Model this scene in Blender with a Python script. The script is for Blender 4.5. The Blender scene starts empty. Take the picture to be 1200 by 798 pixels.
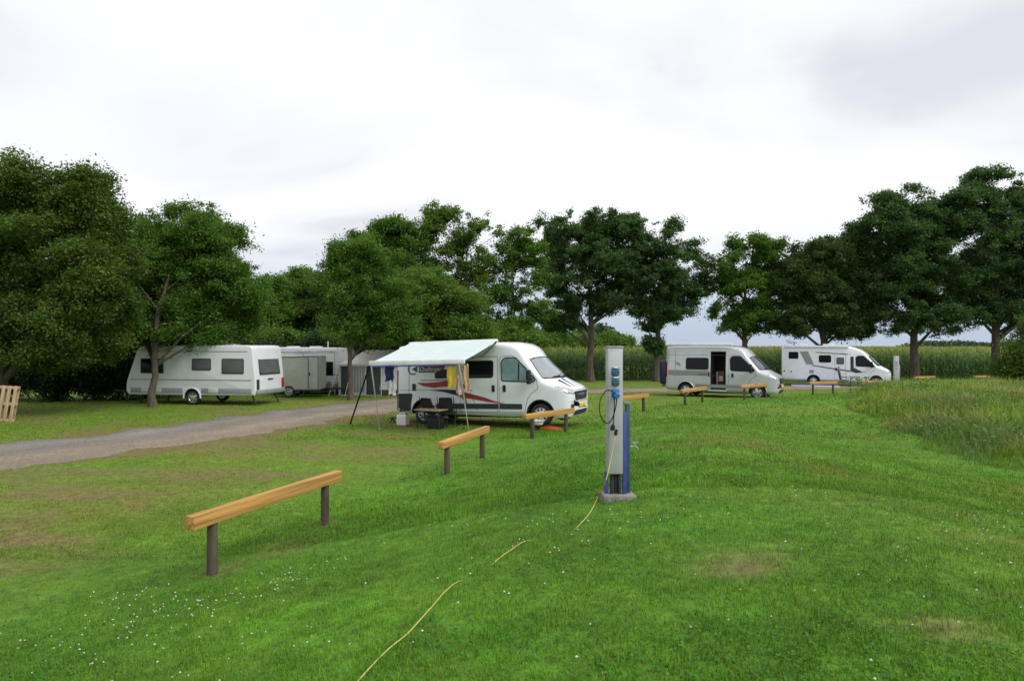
import bpy, bmesh, math, random
import numpy as np
from mathutils import Vector, Matrix
from mathutils.bvhtree import BVHTree

random.seed(7)
RNG = np.random.default_rng(11)
SC = bpy.context.scene
COL = SC.collection
PI = math.pi
R = math.radians
CAMZ = 2.5

# ------------------------------------------------------------------ camera
cam = bpy.data.cameras.new('camera')
cam.lens = 24.0
cam.sensor_width = 36.0
cam.clip_start = 0.1
cam.clip_end = 4000
camo = bpy.data.objects.new('camera', cam)
COL.objects.link(camo)
camo.location = (0, 0, CAMZ)
camo.rotation_euler = (R(90.43), 0, 0)
SC.camera = camo

# ------------------------------------------------------------------ world
SUN_EL, SUN_AZ = R(50), R(125)           # azimuth measured from +Y, positive = right
world = bpy.data.worlds.new('World')
SC.world = world
world.use_nodes = True
wn, wl = world.node_tree.nodes, world.node_tree.links
wn.clear()
w_out = wn.new('ShaderNodeOutputWorld')
w_bg = wn.new('ShaderNodeBackground')
w_sky = wn.new('ShaderNodeTexSky')
w_sky.sky_type = 'NISHITA'
w_sky.sun_disc = False
w_sky.sun_elevation = SUN_EL
w_sky.sun_rotation = SUN_AZ
w_sky.dust_density = 2.0
w_bg2 = wn.new('ShaderNodeBackground')
w_bg.inputs['Strength'].default_value = 0.1
wl.new(w_sky.outputs[0], w_bg.inputs['Color'])
tc = wn.new('ShaderNodeTexCoord')
sep = wn.new('ShaderNodeSeparateXYZ')
wl.new(tc.outputs['Generated'], sep.inputs[0])
# cloud-deck coordinates: direction projected on a flat layer
zz = wn.new('ShaderNodeMath'); zz.operation = 'MAXIMUM'; zz.inputs[1].default_value = 0.0
wl.new(sep.outputs['Z'], zz.inputs[0])
za = wn.new('ShaderNodeMath'); za.operation = 'ADD'; za.inputs[1].default_value = 0.16
wl.new(zz.outputs[0], za.inputs[0])
dx = wn.new('ShaderNodeMath'); dx.operation = 'DIVIDE'
dy = wn.new('ShaderNodeMath'); dy.operation = 'DIVIDE'
wl.new(sep.outputs['X'], dx.inputs[0]); wl.new(za.outputs[0], dx.inputs[1])
wl.new(sep.outputs['Y'], dy.inputs[0]); wl.new(za.outputs[0], dy.inputs[1])
cmb = wn.new('ShaderNodeCombineXYZ')
wl.new(dx.outputs[0], cmb.inputs['X']); wl.new(dy.outputs[0], cmb.inputs['Y'])
n1 = wn.new('ShaderNodeTexNoise')
n1.inputs['Scale'].default_value = 0.85
n1.inputs['Detail'].default_value = 5.0
n1.inputs['Roughness'].default_value = 0.5
n1.inputs['Distortion'].default_value = 0.4
CLOUD_OFF = wn.new('ShaderNodeVectorMath'); CLOUD_OFF.operation = 'ADD'
CLOUD_OFF.inputs[1].default_value = (7.0, 0.3, 0.0)
wl.new(cmb.outputs[0], CLOUD_OFF.inputs[0])
wl.new(CLOUD_OFF.outputs[0], n1.inputs['Vector'])
cr = wn.new('ShaderNodeValToRGB')
cr.color_ramp.elements[0].position = 0.33
cr.color_ramp.elements[0].color = (0.49, 0.50, 0.525, 1)
cr.color_ramp.elements[1].position = 0.54
cr.color_ramp.elements[1].color = (0.655, 0.66, 0.675, 1)
e = cr.color_ramp.elements.new(0.43); e.color = (0.60, 0.605, 0.62, 1)
wl.new(n1.outputs['Fac'], cr.inputs['Fac'])
# the clear blue-grey rim along the horizon under the deck
hz = wn.new('ShaderNodeMapRange')
hz.inputs['From Min'].default_value = 0.0
hz.inputs['From Max'].default_value = 0.20
hz.interpolation_type = 'SMOOTHERSTEP'
wl.new(sep.outputs['Z'], hz.inputs['Value'])
mixh = wn.new('ShaderNodeMixRGB')
mixh.inputs['Color1'].default_value = (0.33, 0.39, 0.475, 1)
wl.new(hz.outputs[0], mixh.inputs['Fac'])
wl.new(cr.outputs['Color'], mixh.inputs['Color2'])
w_bg2.inputs['Strength'].default_value = 1.0
wl.new(mixh.outputs[0], w_bg2.inputs['Color'])
w_mix = wn.new('ShaderNodeMixShader')
w_mix.inputs['Fac'].default_value = 0.92
wl.new(w_bg.outputs[0], w_mix.inputs[1]); wl.new(w_bg2.outputs[0], w_mix.inputs[2])
wl.new(w_mix.outputs[0], w_out.inputs['Surface'])

# ------------------------------------------------------------------ sun
sun = bpy.data.lights.new('sun', 'SUN')
sun.energy = 1.5
sun.angle = R(38)
sun.color = (1.0, 0.985, 0.965)
suno = bpy.data.objects.new('sun', sun)
COL.objects.link(suno)
sdir = Vector((math.sin(SUN_AZ) * math.cos(SUN_EL), math.cos(SUN_AZ) * math.cos(SUN_EL), math.sin(SUN_EL)))
suno.rotation_euler = sdir.to_track_quat('Z', 'Y').to_euler()
suno.location = sdir * 60

SC.view_settings.view_transform = 'Standard'
SC.view_settings.look = 'None'
SC.view_settings.exposure = 0.7
SC.view_settings.gamma = 1.0
SC.view_settings.use_curve_mapping = False
SC.render.engine = 'CYCLES'
SC.cycles.max_bounces = 6
SC.cycles.diffuse_bounces = 3
SC.cycles.transmission_bounces = 4
SC.cycles.transparent_max_bounces = 8


# ================================================================== helpers
def P(px, py, Y):
    return ((px - 600) / 800 * Y, Y, CAMZ - (py - 405) / 800 * Y)


def sstep(a, b, x):
    t = np.clip((x - a) / (b - a), 0, 1)
    return t * t * (3 - 2 * t)


_tab = np.random.default_rng(5).random((256, 256))


def vnoise(x, y, s=1.0, seed=0):
    x = np.asarray(x, float) * s + seed * 17.3
    y = np.asarray(y, float) * s + seed * 9.1
    xi, yi = np.floor(x).astype(int), np.floor(y).astype(int)
    fx, fy = x - xi, y - yi
    fx = fx * fx * (3 - 2 * fx); fy = fy * fy * (3 - 2 * fy)
    a = _tab[xi & 255, yi & 255]; b = _tab[(xi + 1) & 255, yi & 255]
    c = _tab[xi & 255, (yi + 1) & 255]; d = _tab[(xi + 1) & 255, (yi + 1) & 255]
    return (a * (1 - fx) + b * fx) * (1 - fy) + (c * (1 - fx) + d * fx) * fy


def fbm(x, y, s=1.0, seed=0, o=3):
    v, a, t = 0, 1, 0
    for k in range(o):
        v = v + a * vnoise(x, y, s * 2 ** k, seed + k); t += a; a *= .5
    return v / t


def nset(m):
    m.use_nodes = True
    nt = m.node_tree
    return nt, nt.nodes, nt.links, nt.nodes['Principled BSDF']


def mat(name, col, rough=0.5, metal=0.0, var=0.12, scale=6.0, bump=0.0, bscale=60.0, coat=0.0, spec=0.5, stretch=None):
    m = bpy.data.materials.new(name)
    nt, n, l, b = nset(m)
    b.inputs['Roughness'].default_value = rough
    b.inputs['Metallic'].default_value = metal
    b.inputs['Specular IOR Level'].default_value = spec
    if coat:
        b.inputs['Coat Weight'].default_value = coat
        b.inputs['Coat Roughness'].default_value = 0.08
    t = n.new('ShaderNodeTexCoord')
    src = t.outputs['Object']
    if stretch:
        mp = n.new('ShaderNodeMapping'); mp.inputs['Scale'].default_value = stretch
        l.new(src, mp.inputs['Vector']); src = mp.outputs[0]
    tx = n.new('ShaderNodeTexNoise')
    tx.inputs['Scale'].default_value = scale
    tx.inputs['Detail'].default_value = 5
    l.new(src, tx.inputs['Vector'])
    rp = n.new('ShaderNodeValToRGB')
    rp.color_ramp.elements[0].position = .3
    rp.color_ramp.elements[1].position = .7
    rp.color_ramp.elements[0].color = tuple(c * (1 - var) for c in col) + (1,)
    rp.color_ramp.elements[1].color = tuple(min(1, c * (1 + var)) for c in col) + (1,)
    l.new(tx.outputs['Fac'], rp.inputs['Fac'])
    l.new(rp.outputs['Color'], b.inputs['Base Color'])
    if bump:
        t2 = n.new('ShaderNodeTexNoise'); t2.inputs['Scale'].default_value = bscale; t2.inputs['Detail'].default_value = 4
        l.new(src, t2.inputs['Vector'])
        bp = n.new('ShaderNodeBump'); bp.inputs['Strength'].default_value = bump; bp.inputs['Distance'].default_value = .02
        l.new(t2.outputs['Fac'], bp.inputs['Height']); l.new(bp.outputs[0], b.inputs['Normal'])
    return m


def foliage_mat(name, dark, mid, light, trans=0.3, attr='rnd', rough=0.55):
    m = bpy.data.materials.new(name)
    nt, n, l, b = nset(m)
    a = n.new('ShaderNodeAttribute'); a.attribute_name = attr
    rp = n.new('ShaderNodeValToRGB')
    rp.color_ramp.elements[0].color = dark + (1,)
    rp.color_ramp.elements[1].color = light + (1,)
    e = rp.color_ramp.elements.new(.5); e.color = mid + (1,)
    l.new(a.outputs['Fac'], rp.inputs['Fac'])
    l.new(rp.outputs['Color'], b.inputs['Base Color'])
    b.inputs['Roughness'].default_value = rough
    b.inputs['Specular IOR Level'].default_value = .3
    tr = n.new('ShaderNodeBsdfTranslucent')
    br = n.new('ShaderNodeMixRGB'); br.blend_type = 'MULTIPLY'; br.inputs['Fac'].default_value = 1
    br.inputs['Color2'].default_value = (1.3, 1.25, .5, 1)
    l.new(rp.outputs['Color'], br.inputs['Color1']); l.new(br.outputs[0], tr.inputs['Color'])
    mx = n.new('ShaderNodeMixShader'); mx.inputs['Fac'].default_value = trans
    l.new(b.outputs[0], mx.inputs[1]); l.new(tr.outputs[0], mx.inputs[2])
    l.new(mx.outputs[0], n['Material Output'].inputs['Surface'])
    return m


def colattr_mat(name, attr='col', trans=0.0, rough=0.7, detail=None, bump=0.0):
    m = bpy.data.materials.new(name)
    nt, n, l, b = nset(m)
    a = n.new('ShaderNodeAttribute'); a.attribute_name = attr
    col = a.outputs['Color']
    if detail:
        t = n.new('ShaderNodeTexCoord')
        tx = n.new('ShaderNodeTexNoise'); tx.inputs['Scale'].default_value = detail; tx.inputs['Detail'].default_value = 8
        tx.inputs['Roughness'].default_value = .7
        l.new(t.outputs['Object'], tx.inputs['Vector'])
        rp = n.new('ShaderNodeValToRGB')
        rp.color_ramp.elements[0].position = .3; rp.color_ramp.elements[1].position = .72
        rp.color_ramp.elements[0].color = (.5, .5, .5, 1); rp.color_ramp.elements[1].color = (1.45, 1.4, 1.3, 1)
        l.new(tx.outputs['Fac'], rp.inputs['Fac'])
        mm = n.new('ShaderNodeMixRGB'); mm.blend_type = 'MULTIPLY'; mm.inputs['Fac'].default_value = 1
        l.new(col, mm.inputs['Color1']); l.new(rp.outputs['Color'], mm.inputs['Color2'])
        col = mm.outputs[0]
        if bump:
            bp = n.new('ShaderNodeBump'); bp.inputs['Strength'].default_value = bump; bp.inputs['Distance'].default_value = .05
            l.new(tx.outputs['Fac'], bp.inputs['Height']); l.new(bp.outputs[0], b.inputs['Normal'])
    l.new(col, b.inputs['Base Color'])
    b.inputs['Roughness'].default_value = rough
    b.inputs['Specular IOR Level'].default_value = .25
    if trans:
        tr = n.new('ShaderNodeBsdfTranslucent'); l.new(col, tr.inputs['Color'])
        mx = n.new('ShaderNodeMixShader'); mx.inputs['Fac'].default_value = trans
        l.new(b.outputs[0], mx.inputs[1]); l.new(tr.outputs[0], mx.inputs[2])
        l.new(mx.outputs[0], n['Material Output'].inputs['Surface'])
    return m


def np_mesh(name, V, F, material, attrs=None, colors=None, smooth=False):
    """V (n,3), F (m,k) -> mesh datablock"""
    V = np.asarray(V, np.float32); F = np.asarray(F, np.int32)
    me = bpy.data.meshes.new(name)
    k = F.shape[1]
    me.vertices.add(len(V)); me.vertices.foreach_set('co', V.ravel())
    me.loops.add(F.size); me.loops.foreach_set('vertex_index', F.ravel())
    me.polygons.add(len(F)); me.polygons.foreach_set('loop_start', np.arange(0, F.size, k, dtype=np.int32))
    me.update(calc_edges=True)
    for nm, val in (attrs or {}).items():
        a = me.attributes.new(nm, 'FLOAT', 'POINT'); a.data.foreach_set('value', np.asarray(val, np.float32))
    for nm, val in (colors or {}).items():
        a = me.attributes.new(nm, 'FLOAT_COLOR', 'POINT')
        c = np.ones((len(V), 4), np.float32); c[:, :3] = val
        a.data.foreach_set('color', c.ravel())
    me.polygons.foreach_set('use_smooth', np.full(len(F), smooth))
    me.materials.append(material)
    return me


def link(name, me, parent=None):
    o = bpy.data.objects.new(name, me); COL.objects.link(o)
    if parent is not None: o.parent = parent
    return o


def tag(o, label=None, cat=None, group=None, kind=None):
    if label: o['label'] = label
    if cat: o['category'] = cat
    if group: o['group'] = group
    if kind: o['kind'] = kind
    return o


def thing(name, label, cat, loc=(0, 0, 0), rz=0.0, group=None):
    o = bpy.data.objects.new(name, None); COL.objects.link(o)
    o.empty_display_size = .2
    o.location = loc; o.rotation_euler = (0, 0, rz)
    return tag(o, label, cat, group)


def obj(name, bm, mats, parent=None, smooth=35):
    me = bpy.data.meshes.new(name)
    bm.to_mesh(me); bm.free()
    for m in (mats if isinstance(mats, (list, tuple)) else [mats]): me.materials.append(m)
    if smooth:
        me.polygons.foreach_set('use_smooth', [True] * len(me.polygons))
        me.set_sharp_from_angle(angle=R(smooth))
    return link(name, me, parent)


def copy_tree(o, parent=None):
    c = o.copy(); COL.objects.link(c)
    if parent is not None: c.parent = parent
    for ch in list(o.children): copy_tree(ch, c)
    return c


def B(): return bmesh.new()


def add_box(bm, c, s, bev=0.0, M=None, mi=0, seg=2):
    t = bmesh.new()
    bmesh.ops.create_cube(t, size=1)
    for v in t.verts: v.co = Vector((v.co.x * s[0], v.co.y * s[1], v.co.z * s[2]))
    if bev: bmesh.ops.bevel(t, geom=t.edges[:], offset=bev, segments=seg, affect='EDGES', profile=.5)
    for v in t.verts: v.co += Vector(c)
    merge(bm, t, M, mi)


def merge(bm, t, M=None, mi=0):
    t.verts.index_update()
    vs = [bm.verts.new((M @ v.co) if M else v.co) for v in t.verts]
    for f in t.faces:
        try:
            g = bm.faces.new([vs[v.index] for v in f.verts]); g.material_index = mi
        except ValueError: pass
    t.free()


def bar(bm, a, b, w, h, bev=0.0, mi=0, up=(0, 0, 1)):
    a, b = Vector(a), Vector(b)
    d = (b - a); L = d.length; d.normalize()
    u = Vector(up)
    if abs(d.dot(u)) > .98: u = Vector((0, 1, 0))
    s = d.cross(u).normalized(); u = s.cross(d)
    M = Matrix((d, s, u)).transposed().to_4x4(); M.translation = (a + b) / 2
    add_box(bm, (0, 0, 0), (L, w, h), bev, M, mi)


def tube(bm, pts, r, n=8, mi=0, cap=True):
    pts = [Vector(p) for p in pts]
    rs = r if isinstance(r, (list, tuple)) else [r] * len(pts)
    rings = []
    prev = None
    for i, p in enumerate(pts):
        d = (pts[min(i + 1, len(pts) - 1)] - pts[max(i - 1, 0)])
        if d.length < 1e-9: d = Vector((0, 0, 1))
        d.normalize()
        if prev is None:
            u = Vector((0, 0, 1)) if abs(d.z) < .9 else Vector((1, 0, 0))
            s = d.cross(u).normalized()
        else:
            s = (prev - d * prev.dot(d)).normalized()
        prev = s
        t = d.cross(s)
        rings.append([bm.verts.new(p + (s * math.cos(2 * PI * k / n) + t * math.sin(2 * PI * k / n)) * rs[i]) for k in range(n)])
    for a, b in zip(rings, rings[1:]):
        for k in range(n):
            f = bm.faces.new((a[k], a[(k + 1) % n], b[(k + 1) % n], b[k])); f.material_index = mi
    if cap:
        for rg in (rings[0][::-1], rings[-1]):
            f = bm.faces.new(rg); f.material_index = mi


def lathe(bm, prof, n=28, M=None, mi=None, close=False):
    """prof: (r, h) pairs turned about the local z axis; mi: material per segment"""
    t = []
    for r, h in prof:
        ring = []
        for k in range(n):
            co = Vector((r * math.cos(2 * PI * k / n), r * math.sin(2 * PI * k / n), h))
            ring.append(bm.verts.new(M @ co if M else co))
        t.append(ring)
    pairs = list(zip(t, t[1:]))
    if close: pairs.append((t[-1], t[0]))
    for i, (a, b) in enumerate(pairs):
        for k in range(n):
            f = bm.faces.new((a[k], a[(k + 1) % n], b[(k + 1) % n], b[k]))
            f.material_index = mi[i] if mi else 0
    if not close:
        if prof[0][0] > 1e-4: bm.faces.new(t[0][::-1]).material_index = mi[0] if mi else 0
        if prof[-1][0] > 1e-4: bm.faces.new(t[-1]).material_index = mi[-1] if mi else 0


def prism(bm, poly, a, b, axis='y', bev=0.0, mi=0):
    """closed prism from a 2-D polygon; axis y: poly=(x,z), z: poly=(x,y), x: poly=(y,z)"""
    t = bmesh.new()
    def mk(p, q):
        if axis == 'y': return (p[0], q, p[1])
        if axis == 'z': return (p[0], p[1], q)
        return (q, p[0], p[1])
    A = [t.verts.new(mk(p, a)) for p in poly]; Bv = [t.verts.new(mk(p, b)) for p in poly]
    fa = t.faces.new(A); fb = t.faces.new(Bv[::-1])
    n = len(poly)
    for i in range(n): t.faces.new((A[i], Bv[i], Bv[(i + 1) % n], A[(i + 1) % n]))
    bmesh.ops.recalc_face_normals(t, faces=t.faces[:])
    if bev:
        es = list(set(list(fa.edges) + list(fb.edges)))
        bmesh.ops.bevel(t, geom=es, offset=bev, segments=3, affect='EDGES', profile=.5)
    merge(bm, t, None, mi)


def rpoly(pts, r, n=5):
    out = []
    m = len(pts)
    for i in range(m):
        p0, p1, p2 = Vector(pts[i - 1]), Vector(pts[i]), Vector(pts[(i + 1) % m])
        rr = r[i] if isinstance(r, (list, tuple)) else r
        a = (p0 - p1); b = (p2 - p1)
        d = min(rr, a.length * .48, b.length * .48)
        if d < 1e-4: out.append(tuple(p1)); continue
        s, e = p1 + a.normalized() * d, p1 + b.normalized() * d
        for k in range(n + 1):
            t = k / n
            q = s * (1 - t) ** 2 + p1 * 2 * t * (1 - t) + e * t * t
            out.append((q.x, q.y))
    return out


def rect(x0, z0, x1, z1, r=0.0):
    p = [(x0, z0), (x1, z0), (x1, z1), (x0, z1)]
    return rpoly(p, r) if r else p


def grow(poly, d):
    """offset a polygon outward by d"""
    m = len(poly); A = 0
    for i in range(m): A += poly[i - 1][0] * poly[i][1] - poly[i][0] * poly[i - 1][1]
    sg = 1 if A > 0 else -1
    out = []
    for i in range(m):
        a, b, c = Vector(poly[i - 1]), Vector(poly[i]), Vector(poly[(i + 1) % m])
        e1 = (b - a); e2 = (c - b)
        if e1.length < 1e-7 or e2.length < 1e-7: out.append(tuple(b)); continue
        e1.normalize(); e2.normalize()
        n = Vector((e1.y, -e1.x)) * sg + Vector((e2.y, -e2.x)) * sg
        if n.length < 1e-6: out.append(tuple(b)); continue
        n.normalize(); out.append(tuple(b + n * d))
    return out


def patch(bm, bvh, poly, to3, d, off, g=0.12, mi=0):
    """lay a 2-D polygon on the body surface along direction d, 'off' proud of it"""
    d = Vector(d).normalized()
    t = bmesh.new()
    t.faces.new([t.verts.new((p[0], p[1], 0)) for p in poly])
    for ax in (0, 1):
        lo = min(p[ax] for p in poly); hi = max(p[ax] for p in poly)
        k = int((hi - lo) / g)
        for i in range(1, k + 1):
            co = [0, 0, 0]; co[ax] = lo + (hi - lo) * i / (k + 1)
            no = [0, 0, 0]; no[ax] = 1
            bmesh.ops.bisect_plane(t, geom=t.verts[:] + t.edges[:] + t.faces[:], plane_co=co, plane_no=no, dist=1e-6)
    bmesh.ops.triangulate(t, faces=t.faces[:])
    for v in t.verts:
        o = Vector(to3(v.co.x, v.co.y))
        h = bvh.ray_cast(o, d)
        if h[0] is None:
            h = bvh.find_nearest(o); v.co = h[0] + h[1] * off
        else: v.co = h[0] - d * off
    for f in t.faces:
        f.normal_update()
        if f.normal.dot(d) > 0: f.normal_flip()
    merge(bm, t, None, mi)


def boolean_cut(o, bms, mats):
    cs = []
    for b in bms:
        for f in b.faces: f.material_index = 1
        bmesh.ops.recalc_face_normals(b, faces=b.faces[:])
        me = bpy.data.meshes.new('cut'); b.to_mesh(me); b.free()
        for m in mats: me.materials.append(m)
        c = bpy.data.objects.new('cut', me); COL.objects.link(c); cs.append(c)
        mod = o.modifiers.new('cut', 'BOOLEAN'); mod.object = c; mod.operation = 'DIFFERENCE'; mod.solver = 'EXACT'
    par = o.parent
    for c in cs:
        if par is not None: c.parent = par
    bpy.context.view_layer.update()
    dg = bpy.context.evaluated_depsgraph_get()
    me = bpy.data.meshes.new_from_object(o.evaluated_get(dg))
    o.modifiers.clear(); o.data = me
    for c in cs:
        m = c.data; bpy.data.objects.remove(c); bpy.data.meshes.remove(m)
    me.polygons.foreach_set('use_smooth', [True] * len(me.polygons))
    me.set_sharp_from_angle(angle=R(32))


def text_mesh(txt, size, material, parent, M, extrude=.002, shear=0.0, name='lettering'):
    cu = bpy.data.curves.new('t', 'FONT'); cu.body = txt; cu.size = size; cu.extrude = extrude; cu.shear = shear
    t = bpy.data.objects.new('t', cu); COL.objects.link(t)
    bpy.context.view_layer.update()
    me = bpy.data.meshes.new_from_object(t.evaluated_get(bpy.context.evaluated_depsgraph_get()))
    bpy.data.objects.remove(t); bpy.data.curves.remove(cu)
    me.materials.clear(); me.materials.append(material)
    me.transform(M)
    return link(name, me, parent)


# ================================================================== terrain
BAR = [(-7.4, -6.0), (-3.17, 7.2), (-1.26, 12.9), (.56, 18.7), (4.9, 25.3), (7.65, 28.8), (11.3, 31.8),
       (15.8, 35.4), (20.0, 37.6), (25.4, 42.0), (31, 44.5), (60, 52)]


def bar_dist(x, y):
    best = np.full(np.shape(x), 1e9); sgn = np.zeros(np.shape(x))
    for (x0, y0), (x1, y1) in zip(BAR, BAR[1:]):
        ex, ey = x1 - x0, y1 - y0; L2 = ex * ex + ey * ey
        t = np.clip(((x - x0) * ex + (y - y0) * ey) / L2, 0, 1)
        qx, qy = x - (x0 + t * ex), y - (y0 + t * ey)
        d = np.hypot(qx, qy); s = np.sign(qx * ey - qy * ex)
        k = d < best
        best = np.where(k, d, best); sgn = np.where(k, s, sgn)
    return best * sgn


def xb(y):           # left edge of the long grass
    return np.interp(y, [6, 9, 11, 14, 17, 23.5, 29, 34], [10.6, 10.1, 10.0, 10.1, 10.3, 11.6, 14.0, 18])


def height(x, y):
    x = np.asarray(x, float); y = np.asarray(y, float)
    d = bar_dist(x, y)
    A = 1 - .66 * sstep(9, 25, y)
    near = 1 - sstep(45, 75, np.hypot(x, y))
    h = .86 * (sstep(-1.3, 5.2, d)) * A * near
    h = h - .78 * sstep(2.4, 9.0, x - .10 * (y - 6)) * (1 - sstep(15, 26, y)) * near
    h = h + .32 * np.exp(-((x - 16) / 6) ** 2 - ((y - 21) / 8) ** 2)
    far = sstep(28, 50, y)
    h = h - .25 * far
    amp = near * sstep(-3, 1, d)
    h = h + (fbm(x, y, .45, 3) - .5) * .09 * amp + (fbm(x, y, 1.6, 9, 2) - .5) * .045 * near
    return h


def hz_at(x, y): return float(height(np.array([x]), np.array([y]))[0])


def ground_at(px, py):
    lo, hi = 1.5, 400.0
    for _ in range(50):
        m = (lo + hi) / 2
        X, Y, Z = P(px, py, m)
        if Z > hz_at(X, Y): lo = m
        else: hi = m
    X, Y, Z = P(px, py, lo)
    return X, Y, hz_at(X, Y)


ROAD = [(-60, -38), (-30, -5), (-12.0, 15.0), (-6.9, 25.6), (-3.0, 32.8), (2.5, 38.2), (9, 41.0), (18, 43.5), (34, 49.0), (70, 60)]
ROADW = [4.0, 4.0, 4.1, 4.0, 3.9, 3.8, 3.7, 3.2, 3, 3]


def catmull(pts, n=24):
    pts = [np.array(p, float) for p in pts]
    out = []
    for i in range(len(pts) - 1):
        p0 = pts[max(i - 1, 0)]; p1 = pts[i]; p2 = pts[i + 1]; p3 = pts[min(i + 2, len(pts) - 1)]
        for k in range(n):
            t = k / n
            out.append(.5 * (2 * p1 + (p2 - p0) * t + (2 * p0 - 5 * p1 + 4 * p2 - p3) * t * t + (3 * p1 - p0 - 3 * p2 + p3) * t ** 3))
    out.append(pts[-1])
    return np.array(out)


RC = catmull(ROAD, 30)
RW = np.interp(np.arange(len(RC)), np.linspace(0, len(RC) - 1, len(ROADW)), ROADW)


def road_dist(x, y):
    x = np.asarray(x, float).ravel(); y = np.asarray(y, float).ravel()
    out = np.empty(len(x))
    for i in range(0, len(x), 20000):
        q = (x[i:i + 20000, None] - RC[None, ::2, 0]) ** 2 + (y[i:i + 20000, None] - RC[None, ::2, 1]) ** 2
        k = q.argmin(1); out[i:i + 20000] = np.sqrt(q[np.arange(len(k)), k]) - RW[::2][k] / 2
    return out


BARE = [(-7.2, 11.6, 1.9, .55, 1.1), (-5.6, 12.6, 1.3, .3, .9), (-8.4, 13.6, 2.0, .35, .9), (-7.2, 9.6, .9, .3, .7), (-4.4, 15.3, 1.5, .3, .9), (-7.6, 11.6, 1.5, .7, .9), (-9.4, 12.6, 1.6, .6, .7), (-6.2, 13.8, 1.1, .35, .6), (-4.2, 13.2, .9, .4, .65), (-3.2, 16.2, 1.2, .5, .7),
        (-5.6, 17.2, 1.3, .6, .6), (1.75, 5.25, .36, .22, .95), (2.15, 5.6, .2, .12, .7), (-2.6, 8.2, .5, .35, .5), (-3.05, 7.3, .22, .2, .8),
        (4.6, 6.4, .5, .16, .6), (3.6, 4.6, .5, .1, .45), (5.2, 9.3, .8, .2, .5), (4.0, 13.0, .9, .25, .5), (2.6, 14.6, .9, .4, .5),
        (6.0, 15.5, 1.0, .2, .5), (-5.2, 8.2, .7, .3, .4), (-2.45, 9.1, .2, .2, .7), (3.4, 4.0, .3, .07, .4)]

for (a, b, rx, ry, s_) in ((868, 667, .34, .16, 1.3), (905, 650, .16, .08, 1.1), (1090, 728, .30, .10, 1.0), (1130, 745, .25, .08, .9), (1040, 592, .8, .10, .9), (985, 560, .8, .12, .6), (1115, 572, .7, .14, .6), (820, 520, 1.4, .3, .6), (930, 545, 1.2, .2, .5), (270, 550, .8, .2, 1.0), (130, 578, 1.4, .25, 1.1), (60, 600, .8, .2, .9), (330, 648, .5, .12, .8), (455, 538, .7, .2, .8), (20, 665, .5, .15, .7)):
    g_ = ground_at(a, b); BARE.append((g_[0], g_[1], rx, ry, s_))


def surf(x, y):
    """(bare, dry) cover of the lawn at a point, 0..1 each"""
    x = np.asarray(x, float); y = np.asarray(y, float)
    d = bar_dist(x, y)
    n = fbm(x, y, .9, 21, 4)
    bare = np.zeros(np.shape(x))
    for (cx, cy, rx, ry, a) in BARE:
        bare = np.maximum(bare, a * np.exp(-((x - cx) / rx) ** 2 - ((y - cy) / ry) ** 2))
    n = .6 * n + .4 * fbm(x, y, 4.5, 25, 3)
    bare = np.clip(bare * 2.6 * (n - .20) + .08 * bare, 0, .9)
    bare = np.maximum(bare, .9 * sstep(.53, .70, fbm(x, y, .9, 31, 5)) * sstep(-1.2, -3.6, d) * (1 - sstep(24, 32, y)))
    rd = road_dist(x, y).reshape(np.shape(x))
    bare = np.maximum(bare, sstep(1.1, -.1, rd + (fbm(x, y, 1.7, 41) - .5) * 1.6))
    dry = .58 * sstep(.5, -3.0, d) * (.35 + fbm(x, y, .5, 51)) + .45 * sstep(.54, .78, fbm(x, y, .38, 61, 4)) + .22 * sstep(1.0, 4.0, x) * fbm(x, y, .6, 71)
    dry = dry + .5 * bare
    dry = dry * (1 - .55 * sstep(8.5, 4.0, y))
    return np.clip(bare, 0, 1), np.clip(dry, 0, 1)


G0 = np.array((.062, .180, .012)); G1 = np.array((.128, .278, .018)); GD = np.array((.200, .225, .028)); GS = np.array((.19, .135, .070))


def lawn_col(x, y, jit=None):
    b, dr = surf(x, y)
    n = fbm(x, y, 2.2, 81, 4)[..., None]
    mo = (.80 + .56 * fbm(x, y, 3.6, 87, 4))[..., None] * (.80 + .4 * fbm(x, y, .8, 89, 2))[..., None]
    c = (G0 * (1 - n) + G1 * n) * mo
    if jit is not None: c = c * jit[..., None]
    c = c * (1 - dr[..., None] * .75) + GD * dr[..., None] * .75
    return c * (1 - b[..., None] * .8) + GS * b[..., None] * .8, b


def lines(parts):
    out = []
    for a, b, s in parts:
        out += list(np.arange(a, b, s))
    return out


def geo(a, s, k, lim):
    out = []; v = a
    while abs(v) < lim:
        out.append(v); v += s; s *= k
    out.append(math.copysign(lim, s)); return out


gx = sorted(set(np.round(lines([(-16, 20, .25), (20, 45, .8), (-30, -16, .6)]) + geo(45, 1.2, 1.25, 1600) + geo(-30.5, -1, 1.25, 1600), 3)))
gy = sorted(set(np.round(lines([(-2, 32, .25), (32, 62, .7)]) + geo(62, 1.2, 1.25, 2500) + geo(-2.5, -.6, 1.3, 60), 3)))
GX, GY = np.meshgrid(gx, gy)
GZ = height(GX, GY)
nx, ny = len(gx), len(gy)
idx = np.arange(nx * ny).reshape(ny, nx)
F = np.stack([idx[:-1, :-1], idx[:-1, 1:], idx[1:, 1:], idx[1:, :-1]], -1).reshape(-1, 4)
lc, lb = lawn_col(GX.ravel(), GY.ravel())
M_ground = colattr_mat('lawn_soil', detail=7.0, bump=.5, rough=.9)
go = link('ground', np_mesh('ground', np.stack([GX, GY, GZ], -1).reshape(-1, 3), F, M_ground, colors={'col': lc * .8}, smooth=True))
tag(go, kind='structure')

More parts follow.
